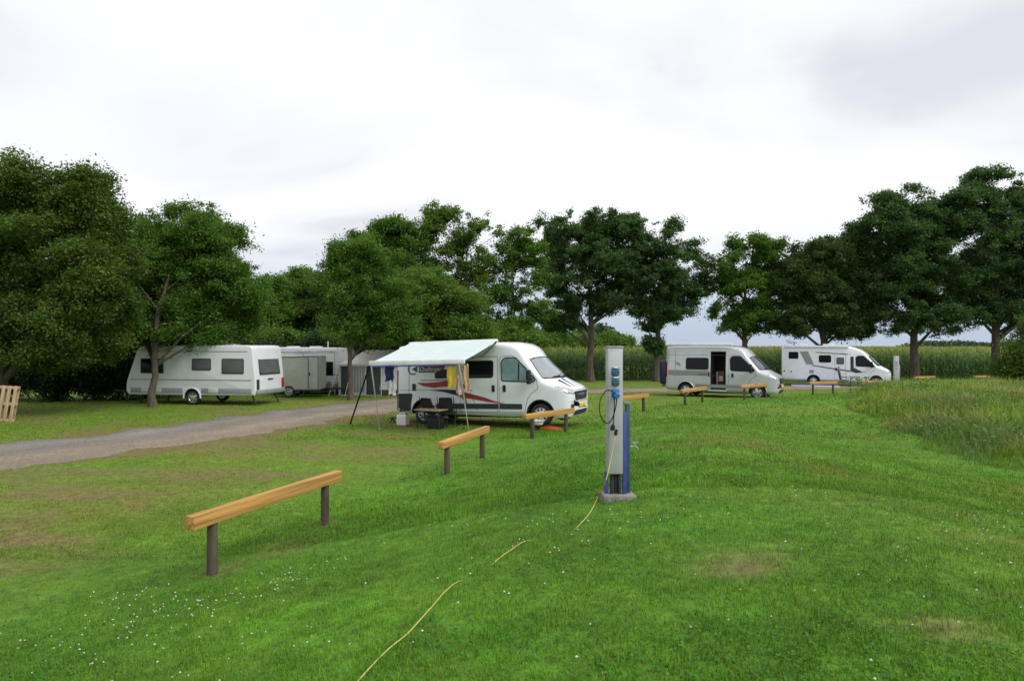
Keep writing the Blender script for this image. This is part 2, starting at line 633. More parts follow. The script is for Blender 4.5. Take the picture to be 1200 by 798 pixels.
# ------------------------------------------------------------------ track
tan = np.gradient(RC, axis=0); tan /= np.linalg.norm(tan, axis=1)[:, None]
nor = np.stack([-tan[:, 1], tan[:, 0]], 1)
VV, KK = [], 13
for i, (c, n_) in enumerate(zip(RC, nor)):
    wl_ = RW[i] / 2 + (vnoise(i * .6, 3.0) - .5) * .9 + (vnoise(i * 2.3, 9.0) - .5) * .4
    wr_ = RW[i] / 2 + (vnoise(i * .6, 33.0) - .5) * 1.0 + (vnoise(i * 2.3, 19.0) - .5) * .4
    for k in range(KK):
        t = k / (KK - 1)
        q = c + n_ * (wl_ * (1 - t) - wr_ * t)
        VV.append((q[0], q[1], 0))
VV = np.array(VV)
VV[:, 2] = height(VV[:, 0], VV[:, 1]) + .03
kk = np.arange(len(RC) * KK) % KK
edge = np.minimum(kk, KK - 1 - kk)
VV[:, 2] -= np.where(edge == 0, .05, 0)
ii = np.arange(len(RC) * KK).reshape(len(RC), KK)
FF = np.stack([ii[:-1, :-1], ii[1:, :-1], ii[1:, 1:], ii[:-1, 1:]], -1).reshape(-1, 4)
t_ = kk / (KK - 1)
sandy = np.clip(sstep(.30, .62, t_ + (vnoise(VV[:, 0], VV[:, 1], .6, 4) - .5) * .35) + sstep(26, 33, VV[:, 1]), 0, 1)
rut = np.exp(-((t_ - .27) / .10) ** 2) + np.exp(-((t_ - .70) / .10) ** 2)
RCOL = (np.array((.205, .195, .182)) * (1 - sandy[:, None]) + np.array((.255, .215, .17)) * sandy[:, None]) * (.84 + .22 * rut * (.4 + fbm(VV[:, 0], VV[:, 1], .5, 24)))[:, None] * (.82 + .36 * fbm(VV[:, 0], VV[:, 1], .8, 14))[:, None]
M_road = colattr_mat('gravel_track', detail=16.0, bump=.6, rough=.95)
tag(link('gravel_track', np_mesh('gravel_track', VV, FF, M_road, colors={'col': RCOL}, smooth=True)), kind='structure')


# ------------------------------------------------------------------ grass
def blades(n, x, y, L, W, lean, col, cls=None):
    """one bent tapering blade each: 5 vertices, a quad and a triangle as two quads with shared tip"""
    z = height(x, y)
    az = RNG.random(n) * 2 * PI; la = RNG.random(n) * lean
    dxy = np.stack([np.cos(az), np.sin(az)], 1)
    fa = az + PI / 2 + RNG.normal(0, .5, n)
    sd = np.stack([np.cos(fa), np.sin(fa)], 1) * (W / 2)[:, None]
    base = np.stack([x, y, z - .01], 1)
    mid = base + np.concatenate([dxy * (L * .5 * la * .45)[:, None], (L * .58)[:, None]], 1)
    tip = base + np.concatenate([dxy * (L * la)[:, None], (L * (1 - .35 * la))[:, None]], 1)
    s3 = np.concatenate([sd, np.zeros((n, 1))], 1)
    V = np.stack([base - s3, base + s3, mid + s3 * .75, mid - s3 * .75, tip], 1).reshape(-1, 3)
    k = np.arange(n)[:, None] * 5
    T = np.concatenate([k + [0, 1, 2], k + [0, 2, 3], k + [3, 2, 4]], 1).reshape(-1, 3)
    return V, T, np.repeat(col, 5, 0)


M_blade = colattr_mat('grass_blades', trans=.25, rough=.6)


def cast(n, y0, y1, wide=.83, pw=2.0):
    """points thrown over the view wedge, denser near the camera"""
    u = RNG.random(n)
    a = 2 - pw
    y = (y0 ** a + u * (y1 ** a - y0 ** a)) ** (1 / a) if abs(a) > 1e-6 else y0 * (y1 / y0) ** u
    x = (RNG.random(n) * 2 - 1) * (y * wide + 1.2)
    return x, y


Vs, Ts, Cs, off = [], [], [], 0
for (n, y0, y1, L0, W0, pw) in ((330000, 2.6, 10, .042, .0048, 1.9), (220000, 8, 22, .052, .0095, 2.4), (130000, 18, 54, .062, .022, 2.2)):
    x, y = cast(n, y0, y1, pw=pw)
    b, dr = surf(x, y)
    tall = x > xb(y)
    keep = (RNG.random(n) > b * .92) & (road_dist(x, y) > .05) & (~((y > 52.5) & (x > -2)))
    x, y = x[keep], y[keep]; n = len(x)
    clump = .55 + .9 * fbm(x, y, 5.0, 91, 2) * (.5 + fbm(x, y, .7, 95, 2))
    L = L0 * (.5 + .8 * RNG.random(n) + 1.1 * (RNG.random(n) < .05)) * clump * np.maximum(1, y / y1 * 1.1) * np.where(bar_dist(x, y) < -.8, .75, 1.0)
    W = W0 * (.7 + .6 * RNG.random(n))
    c, _ = lawn_col(x, y, .58 + .84 * RNG.random(n))
    yel = (RNG.random(n) < .08)[:, None]
    c = np.where(yel, c * .4 + np.array((.22, .2, .06)) * .6, c)
    V, T, C = blades(n, x, y, L, W, .9, c)
    Vs.append(V); Ts.append(T + off); Cs.append(C); off += len(V)
me = np_mesh('grass', np.concatenate(Vs), np.concatenate(Ts), M_blade, colors={'col': np.concatenate(Cs)})
tag(link('grass', me), 'short mown green grass covering the lawn and bank', 'grass', kind='stuff')

# clover leaves and flowers near the camera
n = 26000
x, y = cast(n, 2.6, 9, pw=1.8)
k = (fbm(x, y, 1.1, 111, 3) > .43) & (surf(x, y)[0] < .2); x, y = x[k], y[k]; n = len(x)
z = height(x, y) + .018 + .022 * RNG.random(n)
r = .006 + .006 * RNG.random(n)
tl = RNG.normal(0, .35, (n, 2))
Vs = []
for k in range(6):
    a = k * PI / 3 + RNG.random(n)
    Vs.append(np.stack([x + r * np.cos(a), y + r * np.sin(a), z + r * (np.cos(a) * tl[:, 0] + np.sin(a) * tl[:, 1])], 1))
V = np.stack(Vs, 1).reshape(-1, 3)
q = np.arange(n)[:, None] * 6
T = np.concatenate([q + [0, 1, 2, 3], q + [0, 3, 4, 5]], 1).reshape(-1, 4)
cc = np.repeat(np.array((.050, .165, .014)) * (.7 + .6 * RNG.random((n, 1))), 6, 0)
tag(link('clover_leaves', np_mesh('clover_leaves', V, T, M_blade, colors={'col': cc})), 'darker clover leaves mixed into the near lawn', 'clover', kind='stuff')

fl = []
for (cx, cy, rx, ry, m) in ((-3.0, 5.6, .9, .7, 150), (-2.1, 6.3, .6, .5, 60), (-1.6, 4.6, 1.2, .9, 45), (0.2, 5.6, 1.0, 1.0, 36), (.9, 6.5, .8, .5, 40), (3.2, 5.2, 1.4, .8, 40),
                           (4.8, 6.7, 1.0, .6, 60), (5.3, 5.4, 1.0, .8, 40), (1.6, 4.0, 1.5, .8, 20), (-.3, 7.4, 1.2, .9, 26), (2.4, 7.5, 1.3, .8, 30), (-3.6, 6.6, .5, .3, 26), (6.3, 8.4, 1.4, 1.2, 40), (-2.4, 4.2, 1.0, .6, 30)):
    m = int(m * .62)
    fl.append(np.stack([RNG.normal(cx, rx * .55, m), RNG.normal(cy, ry * .55, m)], 1))
fl = np.concatenate(fl); n = len(fl)
z = height(fl[:, 0], fl[:, 1]) + .04 + .015 * RNG.random(n)
r = .0055 + .0045 * RNG.random(n)
C0 = np.stack([fl[:, 0], fl[:, 1], z], 1)
dirs = np.array([(1, 0, 0), (0, 1, 0), (-1, 0, 0), (0, -1, 0), (.0, 0, .9), (0, 0, -.8)])
V = (C0[:, None, :] + dirs[None] * r[:, None, None]).reshape(-1, 3)
q = np.arange(n)[:, None] * 6
T = np.concatenate([q + [a, b, 4] for a, b in ((0, 1), (1, 2), (2, 3), (3, 0))] + [q + [b, a, 5] for a, b in ((0, 1), (1, 2), (2, 3), (3, 0))], 1).reshape(-1, 3)
cc = np.repeat(np.array((.60, .60, .52)) * (.75 + .3 * RNG.random((n, 1))), 6, 0)
tag(link('clover_flowers', np_mesh('clover_flowers', V, T, colattr_mat('clover_white', rough=.8), colors={'col': cc})), 'tiny white clover flowers scattered over the lawn', 'flowers', kind='stuff')

# long rough grass on the right
n = 210000
x = 8.3 + 27 * RNG.random(n) ** 1.25; y = 8.5 + 25 * RNG.random(n)
edge_n = (fbm(x, y, .7, 121) - .5) * 1.2
k = (x > xb(y) + edge_n) & (bar_dist(x, y) > 1.0) & (np.abs(x) < y * .98 + 2); x, y = x[k], y[k]; n = len(x)
inn = np.clip((x - xb(y)) / 1.8, .12, 1)
pn = fbm(x, y, .55, 131, 3)
L = (.24 + .50 * RNG.random(n)) * inn ** .6 * (.5 + 1.1 * pn)
W = .011 + .012 * RNG.random(n) + (y > 18) * .006
straw = sstep(.50, .66, fbm(x, y, .8, 141, 3)) * .6 + (RNG.random(n) < .08) * .4
gry = sstep(.55, .68, fbm(x, y, .42, 151, 2)) * .5
c = (np.array((.10, .225, .020)) * (1 - pn)[:, None] + np.array((.23, .35, .036)) * pn[:, None]) * (.7 + .6 * RNG.random(n))[:, None]
c = c * (1 - straw * .75)[:, None] + np.array((.40, .35, .13)) * (straw * .75)[:, None]
c = c * (1 - gry)[:, None] + np.array((.12, .19, .075)) * gry[:, None]
V, T, C = blades(n, x, y, L, W, .95, c)
tag(link('long_grass', np_mesh('long_grass', V, T, M_blade, colors={'col': C})), 'unmown long grass and weeds on the bank at the right', 'long grass', kind='stuff')


# broad-leaved weeds standing in the long grass
cw = np.stack([9 + 20 * RNG.random(170), 11 + 20 * RNG.random(170)], 1)
cw = cw[(cw[:, 0] > xb(cw[:, 1]) + .5) & (bar_dist(cw[:, 0], cw[:, 1]) > 1.5)]
WP, WR = [], []
for (wx, wy) in cw:
    m = RNG.integers(50, 150); hgt = .30 + .55 * RNG.random(); wd = .18 + .38 * RNG.random(); tone = RNG.random()
    px_ = wx + RNG.normal(0, wd, m); py_ = wy + RNG.normal(0, wd, m)
    WP.append(np.stack([px_, py_, height(px_, py_) + hgt * RNG.random(m) ** .7], 1)); WR.append(np.clip(tone * .6 + .4 * RNG.random(m), 0, 1))
WP = np.concatenate(WP); WR = np.concatenate(WR)
# ================================================================== trees
def leaf_quads(C, size, up=.35, rndv=None, aspect=.55):
    n = len(C)
    a = RNG.normal(0, 1, (n, 3)); a[:, 2] *= .6
    a /= np.linalg.norm(a, axis=1)[:, None]
    nr = RNG.normal(0, 1, (n, 3)); nr[:, 2] = np.abs(nr[:, 2]) + up * 2
    b = np.cross(nr, a); b /= np.linalg.norm(b, axis=1)[:, None] + 1e-9
    L = (size * (.6 + .8 * RNG.random(n)))[:, None]
    V = np.stack([C - a * L * .5, C + b * L * aspect * .5 - a * L * .05, C + a * L * .5 - np.array((0, 0, .12)) * L, C - b * L * aspect * .5 - a * L * .05], 1).reshape(-1, 3)
    Fq = np.arange(n * 4).reshape(-1, 4)
    return V, Fq, np.repeat(rndv, 4)


def crown_points(lobes, dens, gap=0.3, seed=0, tuft=True):
    """clump centres: every lobe of the crown is a spray of smaller tufts with gaps between, shoots poking out at the top"""
    out, sc = [], []
    for (cx, cy, cz, rx, ry, rz) in lobes:
        c = np.array((cx, cy, cz)); rad = np.array((rx, ry, rz)); R0 = (rx * ry * rz) ** (1 / 3)
        nt = int(16 + 6 * min(3, R0)) if tuft else 10
        d = RNG.normal(0, 1, (nt, 3)); d[:, 2] += .15; d /= np.linalg.norm(d, axis=1)[:, None]
        tc = c + d * rad * (.30 + .70 * RNG.random((nt, 1)) ** .8)
        for q in tc:
            tr = R0 * (.16 + .30 * RNG.random())
            m = max(5, int(dens * .95 * tr ** 2))
            dd = RNG.normal(0, 1, (m, 3)); dd /= np.linalg.norm(dd, axis=1)[:, None]
            out.append(q + dd * tr * np.array((1.1, 1.1, .72)) * (.35 + .75 * RNG.random((m, 1)))); sc.append(np.full(m, .85))
        k = max(3, int(dens * R0 ** 2 * .10))                 # a thin fill between the tufts
        dd = RNG.normal(0, 1, (k, 3)); dd /= np.linalg.norm(dd, axis=1)[:, None]
        out.append(c + dd * rad * (.2 + .6 * RNG.random((k, 1)))); sc.append(np.full(k, .9))
        k = max(3, int(dens * R0 ** 2 * .12))
        d = RNG.normal(0, 1, (k, 3)); d[:, 2] = np.abs(d[:, 2]) * 1.2 - .35; d /= np.linalg.norm(d, axis=1)[:, None]
        for f in (.95, 1.05, 1.14):
            keep = RNG.random(k) < (1.24 - f) * 2.4
            out.append((c + d * f * rad + RNG.normal(0, .06, (k, 3)))[keep]); sc.append(np.full(keep.sum(), .58 if f < 1.1 else .42))
    pts = np.concatenate(out); sc = np.concatenate(sc)
    n1_ = vnoise(pts[:, 0] + pts[:, 1] * .7, pts[:, 2] + pts[:, 1] * .4, .9, seed + 3)
    n2_ = vnoise(pts[:, 0] - pts[:, 1] * .6, pts[:, 2] - pts[:, 1] * .5, 1.7, seed + 9)
    keep = .5 * (n1_ + n2_) > gap * (.55 + .6 * RNG.random(len(pts)))
    return pts[keep], sc[keep]


def tree(name, label, cat, base, lobes, dens=34, leaf=.2, per=70, clump=.5, trunk_r=.25, fork=.35, mats=None, gap=.3, group=None, nlimb=14, seed=1, lean=(0, 0), stems=1, show_trunk=True):
    rs = random.Random(seed)
    bx, by = base[0], base[1]
    bz = hz_at(bx, by)
    t = thing(name, label, cat, (bx, by, bz), 0, group)
    L = [(cx - bx, cy - by, cz - bz, rx, ry, rz) for (cx, cy, cz, rx, ry, rz) in lobes]
    pts, psc = crown_points(L, dens, gap, seed)
    top = max(l[2] + l[5] for l in L); low = min(l[2] - l[5] for l in L)
    ccx = sum(l[0] * l[3] for l in L) / sum(l[3] for l in L); ccy = sum(l[1] * l[3] for l in L) / sum(l[3] for l in L)
    bm = B()
    heads = []
    for s in range(stems):
        ox, oy = (rs.uniform(-.35, .35), rs.uniform(-.2, .2)) if stems > 1 else (0, 0)
        tx, ty = ccx + ox * 3, ccy + oy * 3
        H = top * .86
        path, rad = [], []
        for k in range(12):
            f = k / 11
            w = f ** 3
            path.append((ox + tx * w + rs.uniform(-.06, .06) * (k > 0) * (1 + f), oy + ty * w + rs.uniform(-.06, .06) * (k > 0) * (1 + f), -.15 + (H + .15) * f))
            rad.append(max(.015, trunk_r * ((1 - f) ** .85) * (1 + .45 * max(0, 1 - f * 11))) / (stems ** .5))
        tube(bm, path, rad, 10)
        heads.append((path, rad))
    sel = [pts[rs.randrange(len(pts))] for _ in range(nlimb)] if len(pts) else []
    sel += [np.array(l[:3]) for l in L]
    tips = []
    for q in sel:
        path, rad = heads[rs.randrange(stems)]
        zt = max(low * .75, min(q[2] - .25 * abs(q[0]) - rs.uniform(.6, 1.6), top * .75))
        f = max(.16, min(.9, zt / (top * .86)))
        k = f * 11; i = min(int(k), 10); g = k - i
        s0 = Vector(path[i]).lerp(Vector(path[i + 1]), g); r0 = rad[i] * (1 - g) + rad[i + 1] * g
        e0 = Vector(q)
        m1 = s0.lerp(e0, .4) + Vector((rs.uniform(-.25, .25), rs.uniform(-.25, .25), rs.uniform(.05, .5)))
        m2 = s0.lerp(e0, .75) + Vector((rs.uniform(-.2, .2), rs.uniform(-.2, .2), rs.uniform(.05, .35)))
        tube(bm, [s0, m1, m2, e0], [max(.02, r0 * .55), max(.016, r0 * .36), .022, .008], 6, cap=False)
        tips += [m1, m2, e0]
    # twigs out to a share of the clumps
    if len(tips):
        TA = np.array([tuple(v) for v in tips])
        for q in pts[RNG.random(len(pts)) < min(1, 150 / max(1, len(pts)))]:
            j = ((TA - q) ** 2).sum(1).argmin()
            s0 = Vector(TA[j]); e0 = Vector(q)
            tube(bm, [s0, s0.lerp(e0, .5) + Vector((0, 0, .12)), e0], [.022, .014, .006], 4, cap=False)
    obj('trunk', bm, M_bark, t)
    n = len(pts)
    cl = clump * (.6 + .7 * RNG.random(n)) * psc
    ci = np.repeat(np.arange(n), np.maximum(6, per * psc ** 1.6).astype(int))
    d = RNG.normal(0, .55, (len(ci), 3)); d[:, 2] *= .7
    C = pts[ci] + d * cl[ci][:, None]
    cv = RNG.random(n)
    rv = np.clip(.55 * cv[ci] + .45 * RNG.random(len(ci)), 0, 1)
    V, Fq, rr = leaf_quads(C, np.full(len(C), leaf), rndv=rv)
    link('crown', np_mesh('crown', V, Fq, mats, attrs={'rnd': rr}), t)
    return t


M_bark = mat('bark', (.085, .068, .05), .95, var=.4, scale=9, bump=.8, bscale=25, stretch=(1, 1, .25))
M_oak = foliage_mat('oak_leaves', (.038, .084, .032), (.064, .132, .044), (.115, .190, .060), .38)
M_mid = foliage_mat('mid_leaves', (.040, .105, .018), (.085, .182, .026), (.155, .255, .042), .42)
M_lite = foliage_mat('pale_leaves', (.045, .100, .017), (.095, .180, .027), (.165, .25, .042), .42)
M_olive = foliage_mat('olive_leaves', (.050, .100, .019), (.082, .148, .026), (.128, .195, .038), .40)
M_oak2 = foliage_mat('dark_oak_leaves', (.034, .074, .022), (.060, .112, .030), (.105, .158, .044), .34)
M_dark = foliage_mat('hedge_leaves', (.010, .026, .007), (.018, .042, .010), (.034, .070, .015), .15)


V, Fq, rr = leaf_quads(WP, np.full(len(WP), .11), rndv=WR)
M_weed = foliage_mat('weed_leaves', (.045, .12, .022), (.10, .19, .05), (.21, .27, .10), .3)
tag(link('weeds', np_mesh('weeds', V, Fq, M_weed, attrs={'rnd': rr})), 'leafy weeds mixed into the long grass on the bank', 'weeds', kind='stuff')


def lob(Y, items, depth=.9):
    """crown lobes from where they show in the photograph, at distance Y: (px, py, rx, ry[, dY])"""
    out = []
    for it in items:
        px, py, rx, ry = it[:4]; dY = it[4] if len(it) > 4 else 0
        X, y, z = P(px, py, Y + dY)
        sc = (Y + dY) / 800
        out.append((X, y, z, rx * sc, max(rx, ry) * sc * depth, ry * sc))
    return out


def TX(px, Y): return ((px - 600) / 800 * Y, Y)


ROWG = 'trees along the edge of the cornfield'
tree('broadleaf_tree', 'tall broad tree at the left edge behind the wooden pallet', 'tree', TX(2, 25),
     lob(25, [(25, 225, 42, 45), (-30, 240, 60, 60), (85, 235, 42, 42), (118, 255, 28, 28), (60, 300, 75, 55), (-30, 330, 80, 70), (90, 350, 70, 55), (30, 385, 80, 40), (120, 320, 38, 50), (70, 410, 50, 24)]),
     dens=46, leaf=.105, per=190, clump=.42, trunk_r=.24, mats=M_olive, gap=.38, seed=1, nlimb=18)
tree('broadleaf_tree', 'dense round tree with its trunk in front of the long white caravan', 'tree', TX(180, 28),
     lob(30, [(225, 275, 48, 38), (180, 295, 48, 42), (262, 305, 40, 42), (215, 335, 70, 50), (270, 350, 36, 42), (160, 350, 56, 45), (210, 385, 70, 24), (285, 370, 22, 30)]),
     dens=48, leaf=.105, per=180, clump=.42, trunk_r=.15, mats=M_mid, gap=.32, seed=2, nlimb=18)
tree('broadleaf_tree', 'small dense tree whose low trunk stands before the grey awning tent', 'tree', TX(411, 31.5),
     lob(32, [(425, 312, 32, 30), (405, 345, 34, 40), (442, 345, 38, 38), (418, 385, 42, 26), (398, 310, 14, 22), (460, 370, 32, 30)]),
     dens=46, leaf=.105, per=130, clump=.38, trunk_r=.13, mats=M_mid, gap=.32, seed=3)
tree('broadleaf_tree', 'bushy green tree right behind the white awning of the near van', 'tree', TX(500, 37),
     lob(37, [(495, 350, 52, 38), (455, 365, 38, 42), (535, 372, 40, 32), (505, 392, 75, 22)]),
     dens=46, leaf=.12, per=130, clump=.42, trunk_r=.16, mats=M_lite, gap=.32, seed=4)
tree('broadleaf_tree', 'tall loose-crowned light green tree, the highest behind the awning', 'tree', TX(548, 45),
     lob(45, [(525, 256, 24, 22), (505, 262, 18, 20), (560, 268, 24, 20), (528, 290, 42, 30), (567, 300, 30, 26), (545, 330, 45, 28), (585, 275, 14, 16), (580, 335, 22, 20), (550, 365, 34, 22)]),
     dens=36, leaf=.15, per=80, clump=.38, trunk_r=.2, mats=M_lite, gap=.55, seed=5, group=ROWG)
tree('broadleaf_tree', 'grey-green tree with rounded crown left of the tallest light green tree', 'tree', TX(455, 44),
     lob(44, [(455, 280, 32, 26), (435, 300, 32, 32), (470, 310, 36, 40), (405, 325, 24, 30)]),
     dens=40, leaf=.145, per=95, clump=.42, trunk_r=.18, mats=M_mid, gap=.3, seed=6)
tree('broadleaf_tree', 'sparse tree with several thin stems left of the big oak', 'tree', TX(602, 46),
     lob(46, [(608, 278, 20, 18), (622, 300, 18, 22), (596, 310, 20, 26), (618, 335, 24, 20), (592, 350, 20, 20), (630, 362, 22, 14), (600, 378, 30, 12)]),
     dens=30, leaf=.15, per=75, clump=.38, trunk_r=.2, mats=M_mid, gap=.58, seed=7, group=ROWG, stems=4)
tree('oak_tree', 'big dark oak straight above the nose of the near white van', 'tree', TX(692, 52),
     lob(52, [(662, 278, 30, 30), (708, 268, 36, 24), (742, 275, 22, 25), (690, 310, 50, 38), (738, 315, 30, 34), (652, 325, 24, 38), (668, 372, 20, 20), (712, 352, 36, 24), (745, 352, 18, 18), (648, 380, 16, 12)]),
     dens=44, leaf=.165, per=110, clump=.40, trunk_r=.31, mats=M_oak, gap=.60, seed=8, group=ROWG, nlimb=20)
tree('oak_tree', 'slimmer dark oak just left of the silver van', 'tree', TX(770, 52),
     lob(52, [(788, 280, 24, 24), (770, 300, 24, 30), (806, 305, 28, 30), (772, 335, 36, 28), (810, 335, 26, 24), (768, 372, 22, 22), (792, 362, 26, 16), (828, 318, 14, 26), (768, 405, 14, 12)]),
     dens=44, leaf=.165, per=105, clump=.40, trunk_r=.27, mats=M_oak, gap=.62, seed=9, group=ROWG, nlimb=18)
tree('oak_tree', 'lighter green oak rising behind the roof of the silver van', 'tree', TX(872, 52),
     lob(52, [(872, 292, 26, 22), (904, 302, 22, 22), (850, 318, 22, 28), (878, 330, 38, 30), (912, 335, 20, 28), (845, 372, 20, 16), (878, 372, 32, 22), (838, 355, 12, 16)]),
     dens=44, leaf=.165, per=105, clump=.40, trunk_r=.25, mats=M_mid, gap=.60, seed=10, group=ROWG)
tree('oak_tree', 'wide dark bushy oak behind the roof of the white motorhome', 'tree', TX(965, 51),
     lob(51, [(962, 308, 40, 26), (1000, 300, 28, 26), (935, 330, 30, 32), (975, 345, 48, 32), (1010, 345, 24, 36), (950, 375, 44, 20), (1000, 378, 34, 18)]),
     dens=50, leaf=.165, per=110, clump=.44, trunk_r=.27, mats=M_oak2, gap=.46, seed=11, group=ROWG)
tree('oak_tree', 'large dark oak with bare trunk right of the white motorhome', 'tree', TX(1072, 50),
     lob(50, [(1068, 246, 38, 30), (1035, 262, 28, 34), (1098, 268, 30, 38), (1062, 300, 54, 42), (1040, 335, 36, 36), (1090, 335, 44, 40), (1068, 372, 52, 20), (1032, 372, 22, 14), (1105, 380, 28, 14)]),
     dens=50, leaf=.165, per=110, clump=.44, trunk_r=.32, mats=M_oak, gap=.55, seed=12, group=ROWG, nlimb=20)
tree('oak_tree', 'large dark oak at the right edge with a forked trunk', 'tree', TX(1167, 50),
     lob(50, [(1160, 232, 36, 30), (1195, 240, 34, 34), (1130, 258, 28, 36), (1170, 290, 58, 42), (1215, 300, 36, 50), (1140, 325, 38, 36), (1190, 340, 48, 38), (1160, 372, 44, 18), (1210, 372, 30, 18)]),
     dens=50, leaf=.165, per=110, clump=.44, trunk_r=.34, mats=M_oak, gap=.55, seed=13, group=ROWG, nlimb=20)
# woodland behind the caravans: separate trees
BW = 'woodland trees behind the caravans'
for (px, Y, its, m, lab) in (
        (318, 48, [(318, 348, 24, 26), (312, 380, 34, 30)], M_mid, 'low woodland tree just right of the dense round tree'),
        (352, 52, [(352, 338, 22, 24), (350, 375, 34, 36)], M_mid, 'pointed woodland tree above the box trailer'),
        (386, 50, [(388, 335, 24, 30), (380, 375, 32, 34)], M_olive, 'woodland tree above the second caravan roof'),
        (300, 44, [(298, 372, 30, 28), (280, 395, 34, 20)], M_lite, 'pale bushy tree above the rear of the long caravan')):
    tree('woodland_tree', lab, 'tree', TX(px, Y), lob(Y, its), dens=52, leaf=.16, per=100, clump=.5, trunk_r=.16, mats=m, gap=.08, seed=px, group=BW, nlimb=8)


def shrub(name, label, cat, boxes, m, leaf=.14, per=46, clump=.35, dens=34, group=None, seed=1, gap=.08):
    bx = sum(b[0] for b in boxes) / len(boxes); by = sum(b[1] for b in boxes) / len(boxes); bz = hz_at(bx, by)
    t = thing(name, label, cat, (bx, by, bz), 0, group)
    L = [(b[0] - bx, b[1] - by, b[2] - bz, b[3], b[4], b[5]) for b in boxes]
    pts = crown_points(L, dens, gap, seed)[0]
    pts = pts[pts[:, 2] > .05]
    bm = B()
    for q in pts[::max(1, len(pts) // 40)]:
        s0 = Vector((q[0] * .8, q[1] * .8, -.05)); e0 = Vector(q)
        tube(bm, [s0, s0.lerp(e0, .5) + Vector((0, 0, .1)), e0], [.04, .025, .008], 5, cap=False)
    obj('stems', bm, M_bark, t)
    n = len(pts); ci = np.repeat(np.arange(n), per)
    C = pts[ci] + RNG.normal(0, .55, (len(ci), 3)) * clump
    C[:, 2] = np.maximum(C[:, 2], .03)
    rv = np.clip(.5 * RNG.random(n)[ci] + .5 * RNG.random(len(ci)), 0, 1)
    V, Fq, rr = leaf_quads(C, np.full(len(C), leaf), rndv=rv)
    link('foliage', np_mesh('foliage', V, Fq, m, attrs={'rnd': rr}), t)
    return t


# dark hedge behind the caravans, one long plant mass
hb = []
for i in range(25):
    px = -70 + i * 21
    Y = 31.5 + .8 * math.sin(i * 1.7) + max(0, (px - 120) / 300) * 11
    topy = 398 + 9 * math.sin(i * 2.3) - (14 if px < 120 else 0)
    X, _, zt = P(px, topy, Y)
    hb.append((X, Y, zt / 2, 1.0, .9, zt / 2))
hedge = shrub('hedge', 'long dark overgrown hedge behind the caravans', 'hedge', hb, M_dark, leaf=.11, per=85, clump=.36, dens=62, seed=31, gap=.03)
# bright young growth above the hedge
for (px, py, rx, ry, Y, m, lab) in ((318, 402, 40, 13, 41, M_lite, 'pale bush rising above the hedge beside the box trailer'),
                                 (372, 405, 40, 13, 42, M_mid, 'green bush above the roof of the second caravan'),
                                 (440, 402, 40, 18, 43, M_dark, 'dark bush above the grey awning tent'),
                                 (560, 396, 46, 15, 44, M_mid, 'round bush behind the roof of the near white van')):
    shrub('shrub', lab, 'bush', lob(Y, [(px, py, rx, ry), (px - rx * .5, py + ry, rx * .7, ry * 1.6), (px + rx * .5, py + ry, rx * .7, ry * 1.6), (px, py + 2 * ry, rx, ry * 1.6)]), m, leaf=.18, dens=40, seed=px, group='bushes behind the camping vehicles')
for (px, py, rx, ry, Y, m, lab) in ((640, 402, 34, 12, 84, M_lite, 'pale round bush beyond the corn left of the big oak'),
                                 (602, 398, 34, 15, 80, M_mid, 'green bush beyond the corn over the van windscreen'),
                                 (720, 402, 20, 10, 95, M_mid, 'low dark bush beyond the corn behind the power post'),
                                 (675, 403, 24, 11, 88, M_mid, 'mid green bush beyond the corn behind the big oak')):
    shrub('shrub', lab, 'bush', lob(Y, [(px, py, rx, ry), (px - rx * .4, py + ry, rx * .8, ry * 1.4), (px + rx * .5, py + ry, rx * .7, ry * 1.4)]), m, leaf=.3, per=50, clump=.6, dens=16, seed=px, group='bushes beyond the corn')
shrub('shrub', 'dark green bush at the right edge under the forked oak', 'bush', lob(40, [(1190, 420, 18, 22), (1215, 405, 24, 30), (1178, 438, 12, 10), (1200, 440, 30, 16)]), M_olive, leaf=.15, dens=50, seed=77)

# far woods on the horizon, one mass each
def far_wood(label, x0, x1, Y, zt, m, n, leaf, seed):
    x = x0 + (x1 - x0) * RNG.random(n); yy = Y + RNG.random(n) * 30
    tp = zt * (.45 + .75 * fbm(x, yy * 0 + seed, .09, seed)) * np.clip(np.minimum(x - x0, x1 - x) / (.16 * (x1 - x0)), .12, 1) ** .6
    z = height(x, yy) + tp * RNG.random(n) ** .6
    V, Fq, rr = leaf_quads(np.stack([x, yy, z], 1), np.full(n, leaf), rndv=np.clip(RNG.random(n), 0, 1))
    return tag(link('far_wood', np_mesh('far_wood', V, Fq, m, attrs={'rnd': rr})), label, 'wood', kind='stuff')


M_far = foliage_mat('far_leaves', (.030, .062, .030), (.045, .085, .038), (.065, .11, .045), .15)
far_wood('distant dark wood seen past the big oak', -40, 46, 240, 13.0, M_far, 15000, 1.5, 3)
far_wood('distant wood on the horizon between the two right-hand oaks', 152, 225, 250, 5.5, M_far, 10000, 1.2, 8)
far_wood('low distant wood under the lighter green oak', 50, 160, 420, 4.0, M_far, 9000, 1.5, 5)
far_wood('far wood closing the horizon at the left', -420, -30, 200, 14, M_far, 26000, 2.0, 6)
far_wood('far wood closing the horizon at the right', 240, 520, 260, 9, M_far, 16000, 2.0, 9)

